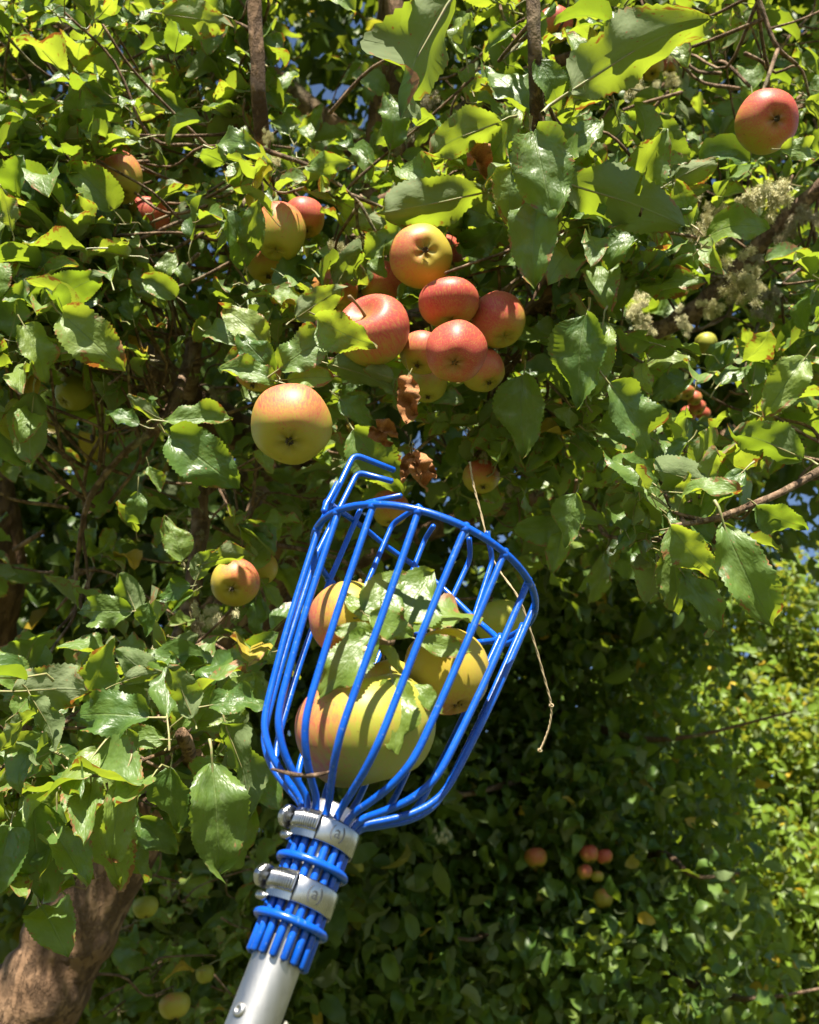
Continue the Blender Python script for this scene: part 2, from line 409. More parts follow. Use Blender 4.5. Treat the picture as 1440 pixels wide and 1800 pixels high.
def calyx_mesh():
    V, Fc = [], []
    r = random.Random(4)
    for k in range(10):
        a = 2*math.pi*k/10; c, s = math.cos(a), math.sin(a); l = r.uniform(.09, .16); z0 = -.70
        o = len(V); wd = .035
        V += [(c*.03-s*wd, s*.03+c*wd, z0), (c*.03+s*wd, s*.03-c*wd, z0), (c*(.05+l*.5)+s*.01, s*(.05+l*.5), z0-.07), (c*(.03+l*.45)*r.uniform(.6, 1.1), s*(.03+l*.45), z0-.13)]
        Fc += [(o, o+1, o+2), (o, o+2, o+3)]
    o = len(V)
    for k in range(8):
        a = 2*math.pi*k/8; V.append((.1*math.cos(a), .1*math.sin(a), -.72))
    Fc.append(tuple(range(o, o+8)))
    me = mesh_from('calyx', V, Fc, False); me.materials.append(M_calyx); return me
ME_stem, ME_calyx = stem_mesh(), calyx_mesh()
APPLES = []; COVER = []
def apple(px, py, dia, d, label, blush=.6, green=.5, cal=(0.1, .75), group='apples hanging on the tree', pos=None, var=None, bdir=None, front=True, squash=None, cover=False):
    c = pos if pos is not None else P(px, py, d)
    dd = (c-CAM).dot(FWD); rad = dia/2/F*dd
    i = len(APPLES)
    q = max(0, 1-cal[0]**2-cal[1]**2)
    cdir = camdir(cal[0], -cal[1], (-1 if front else 1)*math.sqrt(q))       # where the calyx end points
    o = link('apple', apple_meshes[(i if var is None else var) % len(apple_meshes)])
    o.rotation_mode = 'QUATERNION'
    qt = (-cdir).to_track_quat('Z', 'Y'); spin = Matrix.Rotation(random.uniform(0, 6.28), 3, 'Z').to_quaternion()
    o.rotation_quaternion = qt @ spin; o.location = c
    s = rad/1.0; o.scale = (s, s, s) if squash is None else (s*squash[0], s*squash[1], s*squash[2])
    tag(o, label, 'apple', group)
    bw = ((SUN*.8 + (CAM-c).normalized()*.35 + Vector((random.uniform(-.5, .5), 0, random.uniform(-.2, .2)))) if bdir is None else camdir(*bdir)).normalized()
    bl = (o.rotation_quaternion.inverted() @ bw).normalized()
    o['blush_dir'] = [bl.x, bl.y, bl.z]; o['blush'] = float(blush); o['green'] = float(green)
    s1 = link('stem', ME_stem, None, o); c1 = link('calyx', ME_calyx, None, o)
    tip = c - cdir*rad*1.15
    APPLES.append((c, rad, tip, o)); COVER.append(cover); return o
G2, G3 = 'small apples on the far tree', 'picked apples in the wire basket'
apple(511, 747, 143, .70, 'large orange and green apple with a thin red scar line, hanging above the hooks', .50, .55, (.07, .60), var=0)
apple(655, 582, 134, .80, 'big red apple with its stem hollow turned to view, left of the red cluster', .90, .7, (.35, .62), var=1, front=False)
apple(790, 534, 108, .83, 'red apple topmost in the tight cluster', .98, .5, (.1, .95), var=3, squash=(1, 1, .9))
apple(876, 563, 95, .85, 'red orange apple half in leaf shade, rightmost in the tight cluster', .82, .5, (.25, .85), var=4)
apple(802, 617, 108, .74, 'brightest red apple with green base, frontmost in the tight cluster', 1.25, .8, (-.1, .62), var=2)
apple(742, 622, 80, .82, 'speckled orange apple tucked behind the brightest red apple', .72, .4, (-.3, .8), var=1)
apple(850, 652, 78, .86, 'shaded red apple peeping out below the cluster on the side of the dark leaves', .62, .6, (.3, .8), var=0)
apple(752, 676, 72, .88, 'green shaded apple lowest in the tight cluster', .22, .8, (0, .9), var=5)
apple(740, 449, 112, .86, 'yellow shaded apple showing its calyx, above the tight cluster', .42, .25, (.18, .05), var=3, bdir=(-.8, .2, -.5))
apple(492, 408, 92, .92, 'tall green apple with an orange shoulder, left of the lichened branch', .62, .9, (-.1, .9), var=4, squash=(1, 1, 1.12), bdir=(.1, 1, 0))
apple(534, 384, 74, 1.0, 'small salmon red apple behind the shoulder of the tall green apple', .85, .3, (.2, .9), var=0)
apple(474, 462, 84, 1.0, 'dull orange apple directly under the tall green apple', .5, .35, (0, .9), var=1)
apple(588, 515, 84, .98, 'orange apple mostly hidden by leaves above the big red apple', .62, .2, (0, .9), cover=True)
apple(674, 500, 82, 1.0, 'red apple hidden behind leaves between the yellow apple and the big red apple', .85, .2, (0, .9), cover=True)
apple(778, 452, 78, 1.02, 'pink red sliver of an apple beside the yellow shaded apple', 1.0, .2, (0, .9))
apple(452, 652, 84, .84, 'pink shaded apple behind dark leaves, above the large orange and green apple', .85, .4, (-.2, .9), cover=True)
apple(207, 312, 84, 1.0, 'orange and green apple under leaves in the upper left foliage', .55, .6, (.2, .9), var=4, squash=(1, 1, 1.12))
apple(258, 384, 74, 1.06, 'salmon apple sliver below the orange and green apple of the upper left foliage', .95, .2, (0, .9), cover=True)
apple(128, 690, 64, 1.05, 'yellow green apple with a black calyx in the left foliage', .05, .95, (-.35, .7), var=2)
apple(1350, 213, 108, .85, 'lone red apple with calyx showing, near the upper right corner', 1.0, .55, (.03, .30), var=3, squash=(1, 1, .97))
apple(412, 1025, 86, .95, 'lumpy yellow apple with a red cheek, left of the basket', .48, .25, (.05, .25), var=1, bdir=(.6, .6, -.2))
apple(452, 1000, 72, 1.05, 'yellow apple mostly behind the lumpy yellow apple', .25, .4, (0, .9), cover=True)
apple(1108, 138, 44, 1.55, 'small yellow brown apple under the long bright leaf at upper right', .3, .3, (0, .9))
apple(1145, 118, 46, 1.55, 'small orange apple between two others under the long bright leaf', .5, .2, (0, .9))
apple(1176, 118, 30, 1.6, 'tiny orange apple, last of three under the long bright leaf', .7, .2, (0, .9))
apple(846, 838, 66, 1.02, 'dim pink and green apple hanging beside the twine, right of the hooks', .55, .6, (.1, .8), cover=True)
apple(684, 895, 66, 1.1, 'dim orange apple seen between the hooks', .5, .3, (0, .9))
apple(880, 1096, 92, .98, 'shaded yellow green apple behind the rim of the basket', -.1, 1.0, (.2, .8))
apple(1242, 603, 38, 1.9, 'small plain green apple hanging above the pink cluster', -.1, 1, (.1, .9))
apple(1166, 586, 34, 1.8, 'dim green apple below the hanging pale lichen', -.1, 1, (.1, .9))
for k, (x, y, s, l) in enumerate(((1184, 693, 30, 'green'), (1206, 688, 32, 'upper'), (1222, 700, 26, 'pink'), (1226, 716, 30, 'red'), (1210, 728, 28, 'lower'), (1236, 728, 26, 'reddest'))):
    apple(x, y, s, 2.0+.02*k, {'green': 'tiny green apple at the outer edge of the far pink cluster', 'upper': 'tiny pale apple topmost in the far pink cluster', 'pink': 'tiny pink apple at the middle of the far pink cluster',
          'red': 'tiny red apple right below the middle of the far pink cluster', 'lower': 'tiny orange apple lowest in the far pink cluster', 'reddest': 'tiny reddest apple at the sunny end of the far pink cluster'}[l], .55+.06*k, .6, (0, .8), 'tiny apples in the far pink cluster')
for x, y, s, bl, gr, l in ((1036, 1501, 34, .75, .7, 'small red and green apple, upper of the pair in the dark foliage'), (1062, 1506, 30, .9, .4, 'small pink apple, right of the pair in the dark foliage'),
                       (1028, 1533, 27, .7, .3, 'small orange apple below the pair in the dark foliage'), (1050, 1541, 24, .3, .8, 'tiny green apple under the pink one in the dark foliage'),
                       (1060, 1579, 34, .35, .4, 'small yellow apple lowest in the dark foliage on the right'), (942, 1508, 40, .6, .6, 'dim blurred pink apple left of the pair in the dark foliage')):
    apple(x, y, s, 2.5, l, bl-.12, gr, (.1, .8), G2)
apple(625, 1527, 30, 2.3, 'dim green apple right beside the upper hose clamp', -.1, .9, (0, .9), G2)
apple(256, 1595, 44, 1.7, 'green apple in shade against the trunk', -.2, 1, (.2, .8), G2)
apple(360, 1713, 32, 1.9, 'small green apple left of the metal pole', 0, 1, (.3, .8), G2)
apple(307, 1768, 54, 1.75, 'yellow green apple at the bottom edge beside the trunk', .15, .7, (.2, .8), G2)
apple(1442, 660, 50, 1.4, 'yellow green apple cut by the right edge of the picture', 0, .9, (-.3, .8), G2)
apple(975, 45, 62, 1.1, 'salmon apple behind the dark upright branch at the top', .9, .2, (0, .9), cover=True)
N_TREE = len(APPLES)

# ------------------------------------------------------------------ the fruit picker
AX = camdir(.31478623, .76966252, .55545408); C0 = P(741, 1018, .544)
E1 = camdir(.92855, -.37100, -.01215); E2 = camdir(.19672, .51959, -.83146)
def cyl(t, r, az):                                  # t metres below the rim, radius, azimuth in degrees (90 = towards the camera)
    a = R(az); return C0 - AX*t + (E1*math.cos(a)+E2*math.sin(a))*r
PROF = [(0, .07), (.033, .0662), (.066, .062), (.1, .0565), (.118, .0528), (.128, .0480), (.137, .0395), (.1445, .0280), (.150, .0185), (.156, .0145), (.165, .0141), (.2225, .0141)]
WR = .00195
picker = tag(empty('fruit_picker', C0 - AX*.9), 'blue wire basket fruit picker clamped to an aluminium pole', 'fruit picker')
PK = lambda name, pts, rad, mat, seg=10, closed=False, parent=None: pkobj(name, mesh_from(name, *tube_data(pts, rad, seg, closed=closed)), mat, parent)
def pkobj(name, me, mat, parent=None):
    o = link(name, me, mat, parent or picker)
    if parent is None: o.matrix_parent_inverse = Matrix.Translation(picker.location).inverted()
    return o
FING = {171.5: ((622, 798), (692, 826)), 197: ((629, 829), (688, 846)), 219: ((638, 885), (705, 871)), 243: ((690, 920), (737, 889)), 265: ((748, 947), (762, 925)), 290: ((827, 981), (825, 946)), 309: ((866, 985), (857, 936))}
def hook_tip(c, az, target):
    best = None; rad = (E1*math.cos(R(az))+E2*math.sin(R(az)))
    for l in np.linspace(.0, .05, 51):
        for m in np.linspace(-.012, .03, 43):
            q = c - rad*l + AX*m; p = proj(q); e = math.hypot(p[0]-target[0], p[1]-target[1])
            if best is None or e < best[0]: best = (e, q)
    return best[1]
def fillet(pts, r=.005, n=5):
    out = [pts[0]]
    for i in range(1, len(pts)-1):
        a, b, c = pts[i-1], pts[i], pts[i+1]; u = (a-b).normalized(); v = (c-b).normalized()
        rr = min(r, (a-b).length*.45, (c-b).length*.45); p, q = b+u*rr, b+v*rr
        for k in range(n+1):
            t = k/n; out.append(p*(1-t)**2 + b*2*t*(1-t) + q*t*t)
    out.append(pts[-1]); return out
azs = [14, 36.5, 59, 81.5, 104, 126.5, 149, 331.5, 351.5] + list(FING)
for i, az in enumerate(azs):
    j = (i*37 % 7-3)*.5
    naz = 14+22.5*round((az-14)/22.5)
    body = catmull([cyl(t, r, az + (naz-az)*min(1, max(0, t/.15)) + j*math.sin(min(1, t/.15)*math.pi)*.7) for t, r in PROF], 5)
    if az in FING:
        corner_px, tip_px = FING[az]; best = None
        for a2 in np.linspace(az-8, az+8, 33):
            for h in np.linspace(.05, .085, 71):
                q = cyl(-h, .07, a2); p = proj(q); e = math.hypot(p[0]-corner_px[0], p[1]-corner_px[1])
                if best is None or e < best[0]: best = (e, q, a2)
        corner = best[1]; tip = hook_tip(corner, best[2], tip_px)
        body = fillet([tip, corner, body[0]], .006) [:-1] + body
    else:
        body = [cyl(-.003, .0702, az)] + body
    PK('basket_wire', body, WR, M_blue)
for az in azs: PK('weld_bead', [cyl(.0022, .0706, az), cyl(-.0010, .0706, az)], [WR*1.35, WR*1.25], M_blue, seg=8)
PK('rim_ring', [cyl(0, .0712, a) for a in range(0, 360, 5)], WR*1.08, M_blue, closed=True)
bar = [(171, .016), (174, .022), (200, .040), (228, .052), (246, .0525), (264, .050), (285, .040), (306, .022), (324, .006), (333, -.003), (343, -.004), (350, .0)]
PK('finger_bar', catmull([cyl(-h, .0722, a) for a, h in bar], 6), WR, M_blue)
PK('cross_stub', [cyl(-.030, .0722, 164), cyl(-.017, .0722, 170), cyl(-.004, .0735, 160)], WR, M_blue)
PK('neck_ring', [cyl(.1785, .0172, a) for a in range(0, 360, 8)], WR*1.05, M_blue, closed=True)
PK('neck_ring', [cyl(.2062, .0172, a) for a in range(0, 360, 8)], WR*1.05, M_blue, closed=True)
# pole: an aluminium tube with a rolled edge and a rivet
def lathe(prof, az0=0, az1=360, n=48):
    full = az1-az0 >= 360; V, Fc = [], []; m = n if full else n+1
    for t, r in prof:
        for k in range(m): V.append(cyl(t, r, az0+(az1-az0)*k/n))
    for i in range(len(prof)-1):
        for k in range(n):
            k2 = (k+1) % m
            Fc.append((i*m+k, i*m+k2, (i+1)*m+k2, (i+1)*m+k))
    return V, Fc
pole = pkobj('pole', mesh_from('pole', *lathe([(.30, .0111), (.148, .0111), (.1470, .0116), (.148, .0121), (.18, .0121), (.25, .0121), (.4, .0121), (.85, .0121)])), M_alu)
v, f = [], []
rc = proj(cyl(.252, .0144, 100)); ctr = cyl(.2475, .0121, 133); nd = (ctr-(C0-AX*.2475)).normalized()
t1 = nd.orthogonal().normalized(); t2 = nd.cross(t1); rings = [(.0032, -.0005), (.0032, .0006), (.0026, .0012), (.0013, .0015), (.0011, .0009), (.0001, .0008)]
for rr, hh in rings:
    for k in range(14): v.append(ctr + nd*hh + (t1*math.cos(k*math.pi/7)+t2*math.sin(k*math.pi/7))*rr)
for i in range(len(rings)-1):
    for k in range(14): f.append((i*14+k, i*14+(k+1) % 14, (i+1)*14+(k+1) % 14, (i+1)*14+k))
link('rivet', mesh_from('rivet', v, f), M_alu, pole)
M_stamp = metal_mat('stamped_steel', (.14, .14, .15), .35, .5)
for tc, lab in ((.1625, 'steel hose clamp close under the wire bowl'), (.1925, 'steel hose clamp between the two blue neck rings')):
    band = pkobj('hose_clamp', mesh_from('hose_clamp', *lathe([(tc-.0062, .0162), (tc-.0062, .0171), (tc-.0054, .0175), (tc, .0176), (tc+.0054, .0175), (tc+.0062, .0171), (tc+.0062, .0162), (tc-.0062, .0162)])), M_steel)
    band['label'] = lab
    def sub(name, me, mat): 
        return link(name, me, mat, band)
    # worm housing with pressed ridges
    prof = [(tc-.0068, .0175), (tc-.0068, .0195), (tc-.0045, .0211), (tc+.0020, .0211), (tc+.0035, .0195), (tc+.0068, .0191), (tc+.0068, .0175)]
    sub('worm_housing', mesh_from('worm_housing', *lathe(prof, 106, 152, 12), sm=False), M_steel)
    for k in range(11):
        a = 110+k*3.6
        sub('ridge', mesh_from('ridge', *tube_data([cyl(tc-.0048, .0207, a), cyl(tc-.003, .0216, a-.2), cyl(tc+.0012, .0216, a-1.0), cyl(tc+.0026, .0205, a-1.4)], .00062, 6)), M_steel)
    # screw with slotted head, lying along the band
    base = cyl(tc-.001, .0201, 152); tg = (cyl(tc-.001, .0201, 160)-cyl(tc-.001, .0201, 150)).normalized(); tg = (tg + E2*.35 + AX*.08).normalized()
    up = AX - tg*AX.dot(tg); up.normalize(); sd = tg.cross(up)
    V, Fc = [], []
    prof = [(0, .0022), (.0022, .0022), (.0024, .0054), (.0030, .0058), (.0058, .0058), (.0066, .0050), (.0068, .0047)]
    for h, r_ in prof:
        for k in range(18): V.append(base + tg*h + (up*math.cos(k*math.pi/9)+sd*math.sin(k*math.pi/9))*r_*(1-.04*(k % 3 == 0)))
    for i in range(len(prof)-1):
        for k in range(18): Fc.append((i*18+k, i*18+(k+1) % 18, (i+1)*18+(k+1) % 18, (i+1)*18+k))
    sub('screw', mesh_from('screw', V, Fc, sm=False), M_steel)
    # head face in two halves with the slot between
    for s in (1, -1):
        V = []; 
        for h in (.0050, .0074):
            for k in range(8):
                a = math.asin(.2) + (math.pi-2*math.asin(.2))*k/7
                V.append(base + tg*h + (up*math.cos(a)+sd*math.sin(a)*s)*.0047)
        Fc = [tuple(range(8, 16))] + [(k, (k+1) % 8, 8+(k+1) % 8, 8+k) for k in range(8)]
        sub('screw_head_half', mesh_from('screw_head_half', V, Fc, sm=False), M_steel)
    b2 = base - AX*.0085 - E2*.0015
    V, Fc = tube_data([b2+tg*-.002, b2+tg*.0035], .0021, 10); sub('clamp_tail', mesh_from('clamp_tail', V, Fc), M_steel)
    # stamped mark on the band
    tcv = bpy.data.curves.new('mark', 'FONT'); tcv.body = '(a)'; tcv.size = .0085; tcv.align_x = 'CENTER'; tcv.align_y = 'CENTER'; tcv.extrude = .00012; tcv.resolution_u = 3
    to = bpy.data.objects.new('mark', tcv); COL.objects.link(to); bpy.context.view_layer.update()
    me = bpy.data.meshes.new_from_object(to.evaluated_get(bpy.context.evaluated_depsgraph_get())); bpy.data.objects.remove(to)
    for vv in me.vertices:
        x, y, z_ = vv.co; vv.co = cyl(tc-y-.0005, .0177+z_, 72-math.degrees(x/.0176))
    me.materials.clear(); sub('stamped_mark', me, M_stamp)

# picked fruit in the basket
def in_basket(t, off, near): return C0 - AX*t + E1*off + E2*near
apple(0, 0, 236, 0, 'big yellow apple with a red cheek at the bottom of the basket', .46, .85, (.25, .95), G3, pos=in_basket(.1010, .0005, -.002), var=0, squash=(1.04, 1.04, .95), bdir=(-.95, .2, .0))
apple(0, 0, 146, 0, 'peach red and yellow apple against the left wires of the basket', .50, .05, (-.2, .7), G3, pos=in_basket(.0445, -.0300, .000), var=0, bdir=(-.95, -.1, -.05))
apple(0, 0, 144, 0, 'golden yellow apple against the right wires of the basket', .30, .10, (.3, .8), G3, pos=in_basket(.053, .0325, .002), var=2, bdir=(-.2, -.9, -.3), squash=(1, 1, 1.1))
apple(0, 0, 92, 0, 'small yellow green apple deep between the others in the basket', .05, .6, (.2, .8), G3, pos=in_basket(.062, .004, -.022), var=1)

# ------------------------------------------------------------------ the apple tree: limbs
tree = tag(empty('apple_tree', P(-60, 2050, 1.5)*1.0), 'old apple tree with glossy green leaves and lichened limbs', 'tree')
tree.location.z = 0
bpy.context.view_layer.update()
TINV = Matrix.Translation(tree.location).inverted()
def tpart(o): o.parent = tree; o.matrix_parent_inverse = TINV; return o
BR = []                                              # sample points of every limb, for twigs to grow from
def limb(name, spec, seg=10, rough=.12, mat=None, sub=8):
    pts = [P(*s[:3]) if len(s) == 4 else Vector(s[0]) for s in spec]; rad = [s[-1] for s in spec]
    cp = catmull(pts, sub); rr = np.interp(np.linspace(0, len(spec)-1, len(cp)), range(len(spec)), rad)
    for p in cp: BR.append(p)
    o = tpart(link(name, mesh_from(name, *tube_data(cp, list(rr), seg, rough)), mat or (M_bark if max(rad) > .02 else M_twig))); return o
g0 = tree.location + Vector((0, 0, -.1))
limb('trunk', [((g0.x-.05, g0.y, g0.z), .17), ((g0.x, g0.y, .6), .145), (-60, 1950, 1.5, .098), (0, 1830, 1.5, .086), (78, 1725, 1.5, .077), (148, 1600, 1.52, .071), (235, 1430, 1.56, .073), (345, 1210, 1.62, .07), (430, 1050, 1.66, .068),
               (530, 820, 1.72, .062), (600, 600, 1.78, .052), (670, 300, 1.85, .042), (700, -150, 1.95, .03)], 30, .16, sub=16)
limb('branch', [(530, 820, 1.72, .04), (330, 700, 1.5, .03), (120, 500, 1.38, .024), (-40, 300, 1.3, .018), (-200, 100, 1.3, .012)], 12)
limb('branch', [(600, 600, 1.78, .03), (520, 560, 1.4, .016), (487, 450, 1.15, .011), (466, 300, 1.04, .0092), (455, 160, 1.0, .0088), (447, 0, 1.0, .0082), (444, -90, 1.0, .007)], 10, .2)
limb('branch', [(600, 600, 1.78, .03), (760, 560, 1.4, .018), (900, 560, 1.08, .011), (966, 520, .95, .0075), (966, 420, .9, .007), (948, 240, .83, .0066), (940, 90, .8, .0064), (936, -60, .8, .006)], 10, .15)
limb('branch', [(900, 560, 1.08, .012), (1060, 600, 1.2, .013), (1180, 570, 1.22, .013), (1260, 510, 1.2, .012), (1345, 420, 1.16, .011), (1460, 310, 1.12, .009)], 10, .25)
limb('branch', [(1640, 700, .85, .006), (1500, 790, .78, .004), (1390, 857, .75, .0031), (1320, 888, .735, .003), (1250, 913, .72, .0026), (1180, 925, .73, .002)], 8, .15)
limb('branch', [(600, 600, 1.78, .03), (640, 540, 1.4, .017), (620, 450, 1.2, .016), (650, 380, 1.12, .014), (720, 330, 1.05, .008)], 10, .25)
limb('branch', [(330, 700, 1.5, .015), (345, 590, 1.2, .008), (326, 650, 1.12, .0068), (291, 735, 1.05, .0060), (215, 800, 1.03, .004), (160, 872, 1.03, .0036), (141, 950, 1.04, .003), (134, 1030, 1.05, .0026), (150, 1085, 1.05, .002)], 8, .2)
limb('branch', [(530, 820, 1.72, .02), (372, 850, 1.3, .012), (352, 930, 1.22, .012), (338, 1040, 1.15, .011), (300, 1160, 1.05, .009), (240, 1210, .95, .007)], 10, .25)
limb('branch', [(240, 1420, 1.56, .03), (325, 1400, 1.1, .012), (332, 1330, .84, .007), (320, 1290, .76, .006)], 8, .2)
limb('branch', [(240, 1420, 1.56, .03), (150, 1390, 1.1, .012), (60, 1320, .86, .007), (45, 1285, .78, .006)], 8, .2)
limb('branch', [(670, 300, 1.85, .03), (900, 150, 1.7, .02), (1150, 60, 1.6, .014), (1400, -60, 1.5, .01)], 10, .2)
limb('branch', [(670, 300, 1.85, .03), (430, 100, 1.8, .022), (200, -30, 1.7, .016), (0, -150, 1.6, .01)], 10, .2)
limb('branch', [(-60, 1150, 1.75, .09), (-30, 1060, 1.75, .075), (-10, 980, 1.78, .06), (-25, 850, 1.8, .05), (-80, 700, 1.9, .045)], 12)
limb('branch', [(440, 1050, 1.66, .05), (480, 1100, 1.9, .045), (600, 1000, 2.1, .03), (850, 900, 2.2, .022), (1150, 820, 2.3, .016), (1400, 700, 2.3, .012)], 12)
limb('dead_twig', [(405, 234, .95, .003), (470, 265, .94, .003), (540, 290, .93, .0026), (600, 328, .92, .002), (633, 357, .92, .0014)], 6, .2, M_twig)
limb('dead_twig', [(1325, -30, 1.0, .003), (1348, 40, 1.0, .0028), (1368, 85, 1.0, .0026), (1402, 114, 1.02, .002)], 6, .2, M_twig)
limb('dead_twig', [(240, 765, 1.2, .003), (238, 700, 1.2, .003), (160, 800, 1.2, .003), (148, 900, 1.2, .0024), (165, 990, 1.22, .002)], 6, .2, M_twig)
limb('dead_twig', [(160, 1000, 1.1, .003), (122, 1020, 1.1, .003), (125, 1040, 1.1, .0026), (100, 1072, 1.1, .0018)], 6, .2, M_twig)
limb('dead_twig', [(25, 966, 1.2, .0035), (76, 934, 1.2, .0034)], 6, .2, M_twig)
limb('dead_twig', [(390, 860, 1.1, .003), (410, 905, 1.1, .0026), (438, 950, 1.1, .002)], 6, .2, M_twig)
limb('dead_twig', [(100, 40, 1.3, .004), (135, 60, 1.3, .004), (85, 110, 1.3, .003), (145, 140, 1.3, .002)], 6, .2, M_twig)
limb('dead_twig', [(285, 100, 1.2, .004), (310, 155, 1.2, .003), (350, 190, 1.2, .002)], 6, .2, M_twig)
BRA = np.array([tuple(p) for p in BR])

# ------------------------------------------------------------------ the apple tree: leaves
LICHEN = ((1350, 340, 1.08, 50, 0, 1), (1315, 350, 1.1, 28, 0, 1), (1238, 395, 1.12, 42, 1, 1), (1255, 370, 1.13, 30, 0, 1), (1292, 505, 1.13, 40, 0, 1), (1320, 480, 1.13, 34, 1, 1), (1255, 540, 1.14, 26, 0, 1), (1330, 455, 1.14, 26, 2, 1),
    (1128, 530, 1.05, 26, 1, 1.3), (1132, 562, 1.05, 26, 1, 1.4), (1200, 560, 1.15, 18, 1, 1.5), (1195, 465, 1.1, 28, 3, 1), (1380, 420, 1.14, 40, 2, 1), (1410, 380, 1.12, 44, 2, 1), (1350, 520, 1.16, 40, 2, 1.2), (1125, 150, 1.4, 24, 1, 1.3), (1180, 145, 1.4, 22, 1, 1.2), (1050, 150, 1.3, 30, 2, 1),
    (720, 200, 1.2, 42, 2, 1), (755, 190, 1.2, 34, 2, 1.3), (700, 240, 1.2, 38, 3, 1), (655, 390, 1.1, 26, 3, 1), (640, 410, 1.12, 24, 0, 1), (605, 450, 1.16, 30, 0, 1), (595, 470, 1.18, 26, 3, 1.2), (478, 285, 1.02, 18, 0, 1.4), (472, 240, 1.0, 14, 0, 1.5), (492, 320, 1.05, 24, 3, 1),
    (395, 255, .98, 22, 3, .8), (500, 290, 1.05, 20, 3, 1), (345, 1100, 1.1, 30, 2, 1.2), (370, 1075, 1.12, 26, 1, 1.2), (352, 940, 1.2, 20, 2, 1.4), (850, 800, .98, 16, 2, 1), (900, 860, 1.0, 22, 2, 1), (285, 1150, .98, 16, 1, 1.4), (780, 1465, 2.0, 14, 1, 1.5), (980, 560, .98, 26, 3, 1), (1010, 430, .98, 30, 2, 1.2), (380, 690, 1.15, 28, 2, 1.2), (890, 550, 1.05, 24, 3, 1))
DEADC = ((732, 825, .80, 34, 0, 1), (718, 700, .78, 30, 0, 1), (685, 748, .80, 30, 0, 1), (842, 270, .83, 22, 0, 1))
LEAVES = []     # (mesh kind, variant, matrix, base, tip, width)
def put_leaf(kind, var, base, d, nrm, L):
    m = frame(base, d, nrm, L); LEAVES.append([kind, var, m, base, base + d.normalized()*L, L*.6])
